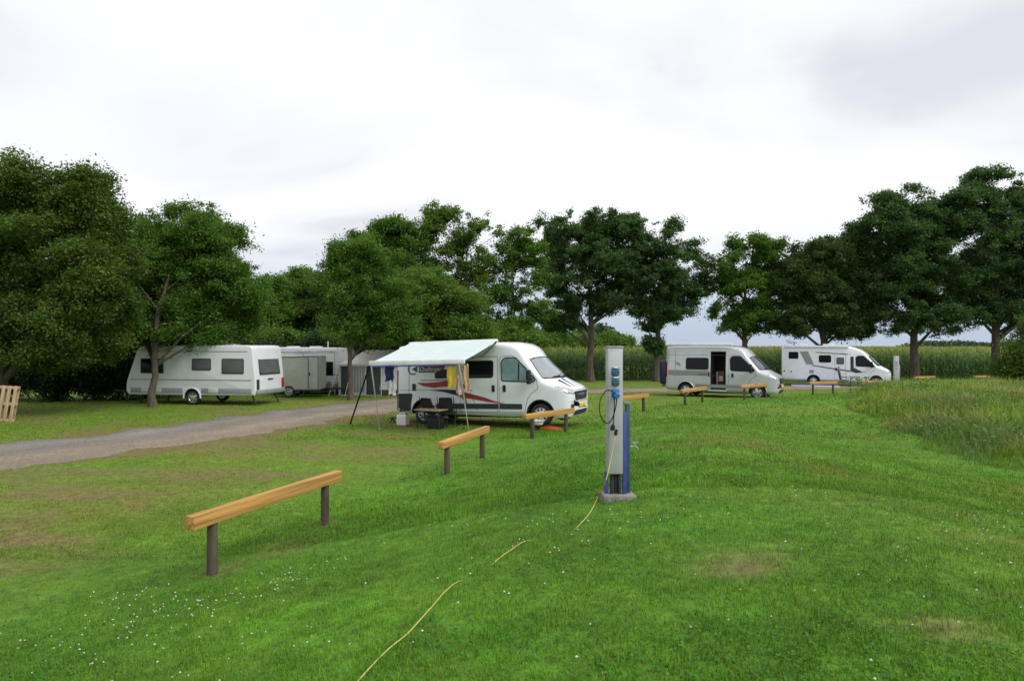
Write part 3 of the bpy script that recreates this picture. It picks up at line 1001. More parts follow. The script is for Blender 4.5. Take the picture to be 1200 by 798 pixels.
# ================================================================== corn
def corn():
    Vs, Fs, Cs, o = [], [], [], 0
    def strips(P0, P1, P2, W, col):
        nonlocal o
        n = len(P0)
        d = P2 - P0
        s = np.cross(d, np.array((0, 0, 1.0))); s /= np.linalg.norm(s, axis=1)[:, None] + 1e-9
        s = s * (W / 2)[:, None]
        V = np.stack([P0 - s * .6, P0 + s * .6, P1 + s, P1 - s, P2 + s * .1, P2 - s * .1], 1).reshape(-1, 3)
        k = np.arange(n)[:, None] * 6
        Fq = np.concatenate([k + [0, 1, 2, 3], k + [3, 2, 4, 5]], 1).reshape(-1, 4) + o
        o += len(V)
        Vs.append(V); Fs.append(Fq); Cs.append(np.repeat(col, 6, 0))
    def rows(y0, y1, xa, xb_, rowd, pl, nl, zfrac, wide):
        ys = np.arange(y0, y1, rowd)
        pts = []
        for yv in ys:
            xs = np.arange(max(xa, -2 - .02 * yv), xb_(yv), pl)
            pts.append(np.stack([xs + RNG.normal(0, pl * .3, len(xs)), np.full(len(xs), yv) + RNG.normal(0, .1, len(xs)) + .04 * (xs)], 1))
        p = np.concatenate(pts); n = len(p)
        H = 2.12 + RNG.normal(0, .17, n) + (fbm(p[:, 0], p[:, 1], .12, 161) - .5) * .5
        g = np.stack([p[:, 0], p[:, 1], height(p[:, 0], p[:, 1])], 1)
        tops = g + np.stack([RNG.normal(0, .06, n), RNG.normal(0, .06, n), H], 1)
        if zfrac == 0:
            strips(g, (g + tops) / 2, tops, np.full(n, .035 * wide), np.tile(np.array((.07, .12, .03)), (n, 1)))
        for j in range(nl):
            f = zfrac + (1 - zfrac) * (j + .3 + .5 * RNG.random(n)) / nl
            a0 = g + (tops - g) * f[:, None]
            az = RNG.random(n) * 2 * PI
            Ln = (.42 + .28 * RNG.random(n)) * np.where(f > .85, .7, 1) * wide ** .4
            dv = np.stack([np.cos(az), np.sin(az), np.zeros(n)], 1)
            m = a0 + dv * (Ln * .5)[:, None] + np.array((0, 0, 1)) * (Ln * .35)[:, None]
            e_ = a0 + dv * Ln[:, None] + np.array((0, 0, 1)) * (Ln * (-.25 + .4 * RNG.random(n)))[:, None]
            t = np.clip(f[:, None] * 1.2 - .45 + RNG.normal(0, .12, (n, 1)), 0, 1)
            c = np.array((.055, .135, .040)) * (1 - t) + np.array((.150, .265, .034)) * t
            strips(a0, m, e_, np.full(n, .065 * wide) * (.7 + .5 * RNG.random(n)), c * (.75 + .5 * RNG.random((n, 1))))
        for j in range(3):                       # tassels
            az = RNG.random(n) * 2 * PI
            dv = np.stack([np.cos(az), np.sin(az), np.zeros(n)], 1)
            sp = (.06 + .1 * RNG.random(n))[:, None]
            e_ = tops + dv * sp + np.array((0, 0, 1)) * (.16 + .14 * RNG.random(n))[:, None]
            strips(tops, (tops + e_) / 2 + dv * sp * .2, e_, np.full(n, .028 * wide), np.array((.34, .33, .08)) * (.7 + .6 * RNG.random((n, 1))))
    rows(54, 58, -2, lambda y: y * .9, .75, .19, 10, 0, 1.1)
    rows(58, 70, -2, lambda y: y * .9, .9, .3, 6, .45, 1.4)
    rows(70, 175, -2, lambda y: y * .9, 1.5, .75, 4, .6, 2.6)
    me = np_mesh('cornfield', np.concatenate(Vs), np.concatenate(Fs), colattr_mat('corn_leaves', trans=.25, rough=.5), colors={'col': np.concatenate(Cs)})
    tag(link('cornfield', me), 'field of tall green maize with yellow tassels', 'cornfield', kind='stuff')


corn()
# ================================================================== materials for things
M_white = mat('white_paint', (.71, .735, .765), .28, var=.05, scale=3, coat=.5)
M_silver = mat('silver_paint', (.50, .515, .535), .3, metal=.25, var=.06, scale=3, coat=.6)
M_silver_dk = mat('grey_paint', (.24, .25, .255), .35, metal=.3, var=.06, scale=3, coat=.4)
M_black = mat('black_plastic', (.018, .019, .021), .6, var=.25, scale=12, spec=.22)
M_dkgrey = mat('dark_grey_plastic', (.036, .039, .043), .6, var=.2, scale=10, spec=.25)
M_seam = mat('seam_shadow_gap', (.10, .10, .10), .8)
M_rubber = mat('tyre_rubber', (.018, .018, .018), .85, var=.3, scale=18)
M_glass = mat('tinted_glass', (.008, .009, .010), .08, var=.2, scale=2, spec=.16)
M_glass_blind = mat('glass_over_grey_blind', (.10, .11, .11), .12, var=.2, scale=4, spec=.25, stretch=(.4, .4, 9))
M_screen_teal = mat('glass_over_thermal_screen', (.16, .26, .265), .10, var=.18, scale=5, spec=.6)
M_screen = mat('windscreen_over_thermal_screen', (.26, .285, .30), .08, var=.15, scale=3, spec=.7)
M_windscreen = mat('windscreen_glass', (.07, .085, .09), .05, var=.3, scale=2, spec=.9)
M_alloy = mat('alloy', (.55, .56, .57), .32, metal=.75, var=.08)
M_trim = mat('dull_trim', (.12, .125, .13), .35, metal=.6)
M_red = mat('red_decal', (.36, .012, .018), .4)
M_maroon = mat('maroon_decal', (.22, .012, .022), .4)
M_navy = mat('navy_decal', (.016, .020, .075), .4)
M_lred = mat('red_lamp', (.30, .012, .014), .15, spec=.7)
M_lamp = mat('clear_lamp', (.50, .52, .54), .12, metal=.4, spec=.8)
M_plate = mat('yellow_plate', (.72, .50, .03), .45)
M_decal_w = mat('white_lettering', (.8, .8, .8), .5)
M_canvas = mat('awning_canvas', (.52, .585, .58), .75, var=.05, scale=5, bump=.15, bscale=9)
M_alu = mat('aluminium', (.60, .61, .62), .38, metal=.7, var=.08)
M_bluestrip = mat('blue_strip', (.06, .07, .62), .4)
M_bluemat = mat('blue_groundsheet', (.05, .09, .34), .6, var=.2)
M_beam = mat('barrier_wood', (.42, .225, .055), .8, var=.42, scale=6, bump=.5, bscale=30, stretch=(.12, 4, 4))
M_post = mat('weathered_post', (.075, .055, .038), .9, var=.45, scale=10, bump=.6, bscale=40, stretch=(1, 1, .2))
M_galv = mat('galvanised_grey', (.43, .44, .44), .5, metal=.25, var=.10, scale=5)
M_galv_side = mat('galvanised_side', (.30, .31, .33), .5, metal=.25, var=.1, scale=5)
M_bluep = mat('blue_frame_paint', (.055, .07, .29), .45, var=.2, scale=12)
M_teal = mat('teal_paint', (.035, .085, .12), .55, var=.25, scale=9)
M_sock = mat('blue_socket', (.035, .16, .42), .4)
M_conc = mat('concrete', (.20, .19, .165), .92, var=.25, scale=8, bump=.6, bscale=50)
M_ycable = mat('yellow_cable', (.43, .37, .09), .6)
M_pine = mat('pale_pallet_wood', (.42, .30, .17), .8, var=.25, scale=8, bump=.3, bscale=30, stretch=(3, 3, .3))
M_brown = mat('cabinet_wood', (.13, .055, .028), .5, var=.3, scale=8)
M_orange = mat('orange_plastic', (.62, .10, .02), .5)
M_wplast = mat('white_plastic', (.66, .68, .67), .5)
M_tentgrey = mat('tent_grey_canvas', (.46, .455, .445), .85, var=.08, scale=4)
M_tentroof = mat('tent_roof_canvas', (.62, .60, .57), .85, var=.08, scale=4)
M_tentdark = mat('tent_dark_canvas', (.045, .05, .055), .8)
M_curtain = mat('net_curtain', (.55, .55, .55), .9, stretch=(6, 6, .2), var=.2, scale=8)
M_caravan = mat('caravan_skin', (.66, .68, .70), .38, var=.05, scale=2.5, bump=.06, bscale=120)
M_caravan_gr = mat('caravan_grey_band', (.24, .26, .27), .45, var=.08)
M_cream = mat('cream_panel', (.57, .57, .52), .55, var=.07, scale=3)
M_liner = mat('dark_interior', (.02, .018, .016), .9)


# ================================================================== wheels
def wheel(parent, x, y, side, r=.335, w=.21, spokes=8, style='holes'):
    """side -1 = outer face towards -y"""
    M = Matrix.Translation((x, y, r)) @ Matrix.Rotation(R(90) * (1 if side < 0 else -1), 4, 'X')
    bm = B()
    lathe(bm, [(r * .66, -w / 2), (r * .93, -w / 2), (r, -w / 2 + .03), (r, w / 2 - .035), (r * .95, w / 2 - .008), (r * .82, w / 2 + .006), (r * .66, w / 2 - .012)], 36, M, close=True)
    t = obj('wheel', bm, M_rubber, parent)
    bm = B()
    lathe(bm, [(r * .67, -w / 2 + .01), (r * .67, w / 2 - .014), (r * .63, w / 2 - .016), (r * .58, w / 2 - .045), (r * .30, w / 2 - .02), (r * .16, w / 2 - .012), (r * .14, w / 2 + .004), (0.0001, w / 2 + .006)], 36, M)
    for k in range(spokes):
        a = 2 * PI * k / spokes
        d = Vector((math.cos(a), math.sin(a), 0)); s = Vector((-math.sin(a), math.cos(a), 0))
        h = w / 2 - .026
        wd = r * (.085 if style == 'holes' else .13)
        q = [d * r * .36 - s * wd * .6, d * r * .54 - s * wd, d * r * .58, d * r * .54 + s * wd, d * r * .36 + s * wd * .6]
        vs = [bm.verts.new(M @ (v + Vector((0, 0, h + (.0 if v.length > r * .45 else .012) + .006)))) for v in q]
        f = bm.faces.new(vs); f.material_index = 1
    obj('rim', bm, [M_alloy, M_black], t, smooth=30)
    return t


# ================================================================== panel van body
def ring(x, zb, zt, w, r, crown, kz, squash=0.0):
    def ws(z): return w * (.965 if z < zb + .02 else 1.0) * (1 - max(0, z - 1.25) * kz)
    pts = [(0, zb), (w * .90, zb), (w * .955, zb + .05)]
    zs = zt - r
    for k in range(10):
        z = zb + .12 + (zs - zb - .12) * k / 9
        pts.append((ws(z), z))
    ys = ws(zs)
    for k in range(1, 6):
        a = (PI / 2) * k / 5
        pts.append((ys - r * (1 - math.cos(a)), zs + r * math.sin(a)))
    yb = ys - r
    for f in (.75, .5, .25, 0):
        pts.append((yb * f, zt + crown * (1 - f * f)))
    full = [(y, z) for y, z in pts] + [(-y, z) for y, z in pts[1:-1][::-1]]
    return [Vector((x, y, z)) for y, z in full]


def loft(bm, rings, mi=0):
    vs = [[bm.verts.new(p) for p in rg] for rg in rings]
    n = len(vs[0])
    for a, b in zip(vs, vs[1:]):
        for k in range(n): bm.faces.new((a[k], a[(k + 1) % n], b[(k + 1) % n], b[k])).material_index = mi
    bm.faces.new(vs[0]); bm.faces.new(vs[-1][::-1])
    bmesh.ops.recalc_face_normals(bm, faces=bm.faces[:])


NOSE = [(0.00, .46, .88, .66, .10, .0), (0.025, .36, .985, .80, .10, .01), (0.07, .27, 1.06, .90, .10, .02), (0.15, .235, 1.115, .955, .10, .03), (0.29, .235, 1.185, .99, .11, .04),
        (0.43, .24, 1.255, 1.005, .12, .05), (0.55, .25, 1.32, 1.015, .12, .06), (0.62, .25, 1.37, 1.02, .12, .06), (0.68, .26, 1.44, 1.023, .11, .065), (0.82, .26, 1.58, 1.025, .11, .065),
        (0.98, .26, 1.74, 1.025, .11, .065), (1.14, .27, 1.90, 1.025, .11, .065), (1.25, .27, 2.00, 1.025, .12, .06)]


def plan_curve(s, y):
    """the nose and windscreen are bowed in plan: how far the corner lies behind the centre line"""
    c = float(np.interp(s, [0, .15, .4, .62, .95, 1.25, 1.55, 1.9, 2.3], [.07, .12, .20, .30, .29, .24, .15, .06, 0]))
    return c * min(1.1, abs(y)) ** 2.2


def bow(s, wb, rg):
    for p in rg: p.x -= plan_curve(s, p.y)
    return rg


def van_body(paint, stations, wb, L, kz=.088, arch_r=.405, extra_cuts=()):
    bm = B()
    loft(bm, [bow(s, wb, ring(wb + .948 - s, zb, zt, w, r, c, kz)) for (s, zb, zt, w, r, c) in stations])
    bvh = BVHTree.FromBMesh(bm)
    return bm, bvh


def side3(o, wb):
    """side view coordinates (s behind the nose, z) -> point well outside the right flank"""
    return lambda s, z: (wb + .948 - s, -3.0, z)


DOOR_W = [(2.18, 1.36), (2.20, 1.92), (2.10, 2.03), (1.74, 2.03), (1.34, 1.62), (1.10, 1.37), (1.14, 1.33)]


def van_front(root, body, bvh, wb, cfg):
    f3 = lambda y, z: (wb + 4.0, y, z)
    t3 = lambda s, y: (wb + .948 - s, y, 5.0)
    paint = cfg['paint']
    # windscreen
    ws = [(-.90, 1.43), (-.60, 1.425), (0, 1.42), (.60, 1.425), (.90, 1.43), (.76, 1.965), (.5, 2.01), (0, 2.03), (-.5, 2.01), (-.76, 1.965)]
    bm = B(); patch(bm, bvh, grow(ws, .03), f3, (-1, 0, 0), .004, .1)
    patch(bm, bvh, [(.93, -.88), (.77, -.6), (.67, 0), (.77, .6), (.93, .88), (.86, .88), (.70, .6), (.60, 0), (.70, -.6), (.86, -.88)], t3, (0, 0, -1), .004, .1)
    fr = obj('windscreen', bm, M_black, root)
    bm = B(); patch(bm, bvh, ws, f3, (-1, 0, 0), .009, .1)
    obj('glass', bm, cfg['screen'], fr)
    bm = B()
    for y0, y1 in ((-.62, .05), (.1, .66)):
        pts = []
        for k in range(7):
            y = y0 + (y1 - y0) * k / 6; z = 1.41 + .10 * (k / 6) ** 1.2
            h = bvh.ray_cast(Vector((wb + 4, y, z)), Vector((-1, 0, 0)))
            if h[0]: pts.append(h[0] + Vector((.03, 0, .01)))
        tube(bm, pts, .011, 5)
    obj('wiper', bm, M_black, root)
    # grille, lamps, bumper insert, plate
    bm = B(); patch(bm, bvh, rpoly([(-.50, .74), (.50, .74), (.57, 1.0), (-.57, 1.0)], .05), f3, (-1, 0, 0), .010, .08)
    g = obj('grille', bm, M_black, root)
    bm = B()
    for z in (.79, .84, .89, .94):
        pts = [bvh.ray_cast(Vector((wb + 4, y, z)), Vector((-1, 0, 0)))[0] + Vector((.018, 0, 0)) for y in np.linspace(-.48, .48, 13)]
        tube(bm, pts, .008, 5)
    M2 = Matrix.Translation(bvh.ray_cast(Vector((wb + 4, 0, .87)), Vector((-1, 0, 0)))[0] + Vector((.014, 0, 0))) @ Matrix.Rotation(R(90), 4, 'Y')
    lathe(bm, [(.085, 0), (.085, .015), (.075, .022), (.0001, .024)], 24, M2)
    obj('grille_trim', bm, M_trim, g)
    for s in (-1, 1):
        hl = rpoly([(s * .60, .93), (s * .90, .985), (s * .968, 1.10), (s * .955, 1.165), (s * .80, 1.09), (s * .60, 1.03)], .03)
        bm = B(); patch(bm, bvh, grow(hl, .018), f3, (-1, 0, 0), .006, .06)
        h = obj('headlight', bm, M_black, root)
        bm = B(); patch(bm, bvh, hl, f3, (-1, 0, 0), .012, .06)
        obj('lens', bm, M_lamp, h)
        bm = B(); patch(bm, bvh, rpoly([(s * .62, .53), (s * .80, .53), (s * .80, .64), (s * .62, .64)], .03), f3, (-1, 0, 0), .008, .06)
        obj('fog_lamp', bm, M_dkgrey, root)
    bm = B(); patch(bm, bvh, rpoly([(-.60, .29), (.60, .29), (.56, .44), (-.56, .44)], .04), f3, (-1, 0, 0), .008, .08)
    obj('lower_grille', bm, M_dkgrey, root)
    bm = B(); add_box(bm, (wb + .962, 0, .585), (.02, .52, .115), .006)
    pl = obj('number_plate', bm, M_plate, root)
    bm = B(); patch(bm, bvh, [(-.93, .69), (.93, .69), (.93, .705), (-.93, .705)], f3, (-1, 0, 0), .004, .08)
    obj('bumper_seam', bm, M_seam, root)
    if cfg.get('hood_stripes'):
        for y in (-.44, -.16):
            bm = B(); patch(bm, bvh, [(.14, y - .03), (.56, y - .10), (.56, y + .05), (.14, y + .03)], t3, (0, 0, -1), .004, .08)
            obj('bonnet_stripe', bm, M_dkgrey, root)
    # bonnet shut line
    bm = B(); patch(bm, bvh, [(-.58, 1.035), (.58, 1.035), (.58, 1.047), (-.58, 1.047)], f3, (-1, 0, 0), .003, .08)
    obj('bonnet_seam', bm, M_seam, root)
    # mirrors
    for s in (-1, 1):
        bm = B(); xm = wb + .948 - 1.22
        add_box(bm, (xm, s * 1.20, 1.52), (.11, .20, .30), .035)
        add_box(bm, (xm, s * 1.19, 1.31), (.11, .19, .11), .03)
        bar(bm, (xm + .02, s * .99, 1.38), (xm, s * 1.14, 1.42), .07, .06, .012)
        obj('mirror', bm, M_black, root)


def side_door(root, bvh, wb, poly, paint, name='door', seam=.014):
    s3 = side3(root, wb)
    bm = B(); patch(bm, bvh, grow(poly, seam), s3, (0, 1, 0), .0025, .14)
    patch(bm, bvh, poly, s3, (0, 1, 0), .006, .14, 1)
    return obj(name, bm, [M_seam, paint], root)


def side_panel(name, mat_, root, bvh, wb, poly, off=.008, g=.12):
    bm = B(); patch(bm, bvh, poly, side3(root, wb), (0, 1, 0), off, g)
    return obj(name, bm, mat_, root)


def side_window(root, bvh, wb, poly, glass, name='window', rim=.03):
    f = side_panel(name, M_black, root, bvh, wb, grow(poly, rim), .010)
    side_panel('pane', glass, f, bvh, wb, poly, .015)
    return f


def handle(parent, bvh, wb, s, z):
    bm = B()
    h = bvh.ray_cast(Vector((wb + .948 - s, -3, z)), Vector((0, 1, 0)))[0]
    add_box(bm, (h.x, h.y - .015, z), (.10, .03, .20), .014)
    obj('handle', bm, M_black, parent)


def camper(name, label, loc, rz, cfg):
    wb = cfg['wb']; L = wb + .948 + 1.015; paint = cfg['paint']
    root = thing(name, label, 'camper van', loc, rz)
    st = NOSE + [(1.32, .27, 2.10, 1.025, .12, .05), (1.42, .27, 2.225, 1.025, .13, .045), (1.58, .27, 2.355, 1.025, .14, .04), (1.80, .27, 2.45, 1.025, .15, .03), (2.1, .27, 2.50, 1.025, .15, .03),
                 (2.7, .28, 2.525, 1.025, .15, .02), (3.4, .30, 2.53, 1.025, .15, .02), (4.2, .30, 2.53, 1.025, .15, .02), (L - .25, .32, 2.52, 1.022, .15, .02), (L - .06, .34, 2.49, 1.01, .15, .02), (L, .38, 2.42, .965, .13, .01)]
    bm, bvh = van_body(paint, st, wb, L)
    body = obj('body', bm, [paint, M_liner], root)
    cuts = []
    for x in (0, wb):
        for s in (-1, 1):
            c = B(); M = Matrix.Translation((x, s * .95, .35)) @ Matrix.Rotation(R(90), 4, 'X')
            lathe(c, [(.0001, -.26), (.41, -.26), (.41, .26), (.0001, .26)], 40, M)
            cuts.append(c)
    if cfg.get('open_door'):
        s0, s1 = cfg['open_door']
        c = B(); add_box(c, (wb + .948 - (s0 + s1) / 2, -.55, 1.34), (s1 - s0, 1.5, 1.86)); cuts.append(c)
    boolean_cut(body, cuts, [paint, M_liner])
    # flared arches
    for x in (0, wb):
        for s in (-1, 1):
            bm = B(); pts = []
            for k in range(17):
                a = PI * (k / 16) * 1.02 - .03
                px_, pz = x + .425 * math.cos(a), .35 + .425 * math.sin(a)
                h = bvh.ray_cast(Vector((px_, s * 3, pz)), Vector((0, -s, 0)))[0]
                yy = h.y if h else s * 1.0
                pts.append((px_, yy, pz))
            tube(bm, pts, .022, 6)
            obj('wheel_arch', bm, cfg['arch'], root)
            wheel(root, x, s * .905, s, spokes=cfg['spokes'], style=cfg['wstyle'])
    van_front(root, body, bvh, wb, cfg)
    # cab door
    dp = rpoly([(2.27, .42), (2.27, 1.30), (2.26, 2.02), (2.14, 2.10), (1.84, 2.10), (1.26, 1.62), (1.05, 1.36), (1.02, 1.10), (1.22, .98), (1.36, .80), (1.42, .55), (1.46, .42)], .03)
    d = side_door(root, bvh, wb, dp, paint, 'cab_door')
    side_window(d, bvh, wb, rpoly(DOOR_W, .06), cfg['cabglass'], 'window', .035)
    bm = B(); patch(bm, bvh, [(1.60, 1.36), (1.645, 1.36), (1.645, 1.90), (1.60, 1.86)], side3(root, wb), (0, 1, 0), .019, .1)
    obj('window_divider', bm, M_black, d)
    handle(d, bvh, wb, 2.10, 1.12)
    # lower mouldings
    bm = B()
    for a, b in ((1.52, 2.26), (2.30, wb + .948 - .50)):
        patch(bm, bvh, rect(a, .50, b, .66, .02), side3(root, wb), (0, 1, 0), .022, .14)
    obj('side_moulding', bm, cfg['mould'], root)
    # sill shadow strip, feature line, gutter
    bm = B()
    patch(bm, bvh, [(1.5, 1.075), (L - .15, 1.075), (L - .15, 1.088), (1.5, 1.088)], side3(root, wb), (0, 1, 0), .004, .2)
    patch(bm, bvh, [(2.36, 2.085), (L - .12, 2.085), (L - .12, 2.098), (2.36, 2.098)], side3(root, wb), (0, 1, 0), .004, .2)
    patch(bm, bvh, [(L - .50, .98), (L - .485, .98), (L - .485, 2.36), (L - .50, 2.36)], side3(root, wb), (0, 1, 0), .004, .2)
    patch(bm, bvh, [(1.5, .405), (L - .65, .405), (L - .65, .42), (1.5, .42)], side3(root, wb), (0, 1, 0), .004, .2)
    obj('body_crease', bm, M_seam, root)
    # rear bumper and tail lamp
    side_panel('rear_bumper', cfg['bumper'], root, bvh, wb, rpoly([(wb + 1.42, .42), (L - .005, .38), (L - .005, .93), (L - .12, .97), (wb + 1.34, .97), (wb + 1.41, .62)], .03), .016)
    side_panel('tail_lamp', M_lred, root, bvh, wb, rect(L - .075, .98, L - .004, 1.72, .02), .012)
    bm = B(); add_box(bm, (-1.02, 0, .52), (.10, 1.86, .24), .03)
    obj('rear_bumper', bm, cfg['bumper'], root)
    side_panel('fuel_flap', paint, root, bvh, wb, rect(2.4, .9, 2.4001, .9001) if False else rect(L - .78, 1.10, L - .60, 1.32, .03), .007)
    # exhaust, underside box
    bm = B(); add_box(bm, (wb / 2, 0, .30), (wb - .95, 1.5, .16), .03)
    obj('underbody', bm, M_black, root)
    # roof hatch and aerial
    for hx, hy_, hs in ((1.2, 0, .7), (-.3, .1, .45)):
        bm = B(); add_box(bm, (hx, hy_, 2.57), (hs, hs, .07), .025); obj('roof_hatch', bm, M_wplast, root)
    bm = B(); tube(bm, [(wb - .62, -.25, 2.26), (wb - .70, -.25, 2.42)], [.010, .006], 6); add_box(bm, (wb - .62, -.25, 2.27), (.05, .04, .03), .01)
    obj('aerial', bm, M_black, root)
    return root, body, bvh, wb, L


# ================================================================== near van
A1 = R(-24.5)
r1 = Vector((math.sin(A1), -math.cos(A1), 0))           # right of the heading
c1 = Vector((-2.77, 21.95, 0)) - r1 * .9
cfg1 = dict(wb=4.035, paint=M_white, screen=M_screen, cabglass=M_screen_teal, mould=M_dkgrey, bumper=M_dkgrey, arch=M_black, spokes=9, wstyle='holes', hood_stripes=True)
van, vbody, vb, wb, VL = camper('camper_van', 'white camper van with red and black swooshes and an awning out, nearest the camera', (c1.x, c1.y, .0), A1, cfg1)
van.rotation_euler = (0, R(-1.7), A1)
s3 = side3(van, wb)
sd = side_door(van, vb, wb, rpoly([(2.34, .42), (3.62, .42), (3.62, 2.08), (2.34, 2.08)], .05), M_white, 'sliding_door')
side_window(sd, vb, wb, rect(2.50, 1.47, 3.42, 1.95, .07), M_glass, 'window', .03)
handle(sd, vb, wb, 2.47, 1.12)
side_window(van, vb, wb, rect(4.02, 1.46, 4.52, 1.70, .04), M_glass, 'window', .02)
side_panel('swoosh', M_red, van, vb, wb, rpoly([(5.22, 1.32), (4.98, 1.21), (4.62, 1.15), (4.20, 1.18), (3.80, 1.20), (3.45, 1.13), (3.15, 1.02), (3.55, 1.30), (4.05, 1.38), (4.45, 1.33), (4.85, 1.31)], .08), .0105, .1)
side_panel('swoosh', M_dkgrey, van, vb, wb, rpoly([(4.75, 1.08), (4.2, 1.02), (3.62, .88), (2.9, .80), (2.20, .66), (2.75, .84), (3.3, .97), (3.75, 1.08), (4.25, 1.10)], .08), .0105, .1)
side_panel('swoosh', M_red, van, vb, wb, rpoly([(3.80, 1.02), (3.2, .92), (2.7, .80), (2.05, .66), (2.65, .71), (3.1, .785), (3.65, .86)], .06), .0125, .1)
side_panel('swoosh', M_dkgrey, van, vb, wb, rpoly([(3.62, .90), (3.36, .60), (3.46, .90)], .03), .0115, .1)
side_panel('vent_grille', M_dkgrey, van, vb, wb, rect(5.24, 1.06, 5.38, 1.28, .02), .012)
side_panel('door_rail', M_seam, van, vb, wb, rect(3.62, 1.375, 5.05, 1.40, .01), .010)
# maker's name board: a C round an arrow head and a dark plate with the name
lg = side_panel('name_board', M_navy, van, vb, wb, rpoly([(5.14, 1.64), (5.14, 1.86), (4.62, 1.86), (4.62, 1.64)], .01), .009)
side_panel('name_board', M_maroon, van, vb, wb, rpoly([(4.80, 1.635), (4.80, 1.865), (4.15, 1.865), (4.27, 1.635)], .01), .0115)
side_panel('arrow_mark', M_navy, lg, vb, wb, [(5.40, 1.75), (5.20, 1.645), (5.20, 1.855)], .010)
cc = []
for k in range(19):
    a = R(55 + 250 * k / 18); cc.append((5.36 - .20 * math.cos(a), 1.75 + .185 * math.sin(a)))
for k in range(18, -1, -1):
    a = R(55 + 250 * k / 18); cc.append((5.36 - .155 * math.cos(a), 1.75 + .145 * math.sin(a)))
side_panel('ring_mark', M_navy, lg, vb, wb, cc, .009, .06)
hy = vb.ray_cast(Vector((wb + .948 - 4.9, -3, 1.7)), Vector((0, 1, 0)))[0].y
text_mesh('Challenger', .185, M_decal_w, lg, Matrix.Translation((wb + .948 - 5.11, hy - .022, 1.685)) @ Matrix.Rotation(R(94), 4, 'X'), .002, .2)
# awning
ex = wb + .948
bm = B(); add_box(bm, (ex - 3.88, -1.00, 2.565), (3.18, .12, .12), .04)
obj('awning_case', bm, M_wplast, van)
xa, xbk = ex - 2.28, ex - 5.38
AD, AZ0, AZ1 = 2.15, 2.60, 2.02
bm = B(); n = 14; top, bot = [], []
for i in range(n + 1):
    for j in range(9):
        f = j / 8
        x = xbk + (xa - xbk) * i / n
        z = AZ0 + (AZ1 - AZ0) * f - .055 * math.sin(PI * f) * (.4 + .6 * math.sin(PI * i / n)) + .006 * math.sin(i * 2.1)
        top.append(bm.verts.new((x, -1.05 - AD * f, z)))
for i in range(n):
    for j in range(8):
        a = i * 9 + j
        bm.faces.new((top[a], top[a + 1], top[a + 10], top[a + 9]))
g = bmesh.ops.extrude_face_region(bm, geom=bm.faces[:])
for v in [e for e in g['geom'] if isinstance(e, bmesh.types.BMVert)]: v.co.z -= .012
bmesh.ops.recalc_face_normals(bm, faces=bm.faces[:])
obj('awning_fabric', bm, M_canvas, van)
bm = B(); add_box(bm, ((xa + xbk) / 2, -1.08 - AD, AZ1 - .03), (xa - xbk + .08, .07, .14), .02)
obj('awning_front_bar', bm, M_wplast, van)
bm = B(); add_box(bm, ((xa + xbk) / 2 - .12, -1.07 - AD, AZ1 - .125), (xa - xbk - .25, .03, .035), .008)
obj('light_strip', bm, M_bluestrip, van)
for x in (xa - .05, xbk + .5):
    bm = B()
    bar(bm, (x, -1.06, AZ0 - .09), (x + .12, -1.08 - AD / 2, (AZ0 + AZ1) / 2 - .16), .04, .045, .008)
    bar(bm, (x + .12, -1.08 - AD / 2, (AZ0 + AZ1) / 2 - .16), (x, -1.07 - AD, AZ1 - .03), .035, .04, .008)
    obj('awning_arm', bm, M_dkgrey, van)
Mv = Matrix.Translation(van.location) @ van.rotation_euler.to_matrix().to_4x4()
for x, fx, back in ((xa - .14, .04, .42), (xbk + .03, -.06, .42)):
    w = Mv @ Vector((x + fx, -1.08 - AD + back, 0))
    foot = Mv.inverted() @ Vector((w.x, w.y, hz_at(w.x, w.y)))
    bm = B(); p0 = Vector((x, -1.08 - AD, AZ1 - .09))
    bar(bm, p0, p0.lerp(foot, .55), .036, .036, .006); bar(bm, p0.lerp(foot, .5), foot, .024, .024, .004)
    add_box(bm, tuple(foot + Vector((0, 0, .01))), (.08, .08, .02), .004)
    obj('awning_leg', bm, M_alu, van)
w = Vector(ground_at(410.5, 497))
st_ = Mv.inverted() @ w
bm = B(); p0 = Vector((xbk + .0, -1.10 - AD, AZ1 - .06))
bar(bm, p0, st_, .05, .012, .003); tube(bm, [st_ + Vector((0, 0, .08)), st_ - Vector((0, 0, .1))], .014, 6)
obj('storm_strap', bm, M_black, van)
# guy line of the right-hand leg
bm = B(); q0 = Vector((xa - .14, -1.08 - AD, AZ1 - .1)); w = Vector(ground_at(566, 497)); q1 = Mv.inverted() @ w
tube(bm, [q0, q1], .007, 5)
obj('guy_line', bm, M_dkgrey, van)

# ramps under the front wheels
ramp_at = Mv @ Vector((wb + .28, -.86, 0))
t = thing('levelling_ramp', 'orange levelling ramp under the front wheel of the near van', 'levelling ramp', (ramp_at.x, ramp_at.y, hz_at(ramp_at.x, ramp_at.y)), A1)
bm = B(); prism(bm, [(.34, 0), (.30, .03), (.06, .085), (-.30, .09), (-.34, 0)], -.12, .12, 'y', .006)
obj('ramp', bm, M_orange, t)
bm = B()
for k in range(6): add_box(bm, (.26 - .09 * k, 0, .05 + min(.05, .02 + .01 * k)), (.02, .2, .02), .004)
obj('tread', bm, M_orange, t)
t = thing('wheel_cover', 'white round basin leaning at the front wheel of the near van', 'basin', tuple(Mv @ Vector((wb - .02, -1.16, .02))), A1)
bm = B(); lathe(bm, [(.0001, .0), (.13, .0), (.17, .11), (.185, .11), (.18, .125), (.16, .12), (.12, .015), (.0001, .015)], 28, Matrix.Translation((0, 0, .05)))
obj('bowl', bm, M_wplast, t)
bm = B(); lathe(bm, [(.19, 0), (.19, .012), (.172, .012), (.172, 0)], 28, Matrix.Translation((0, 0, .165)), close=True)
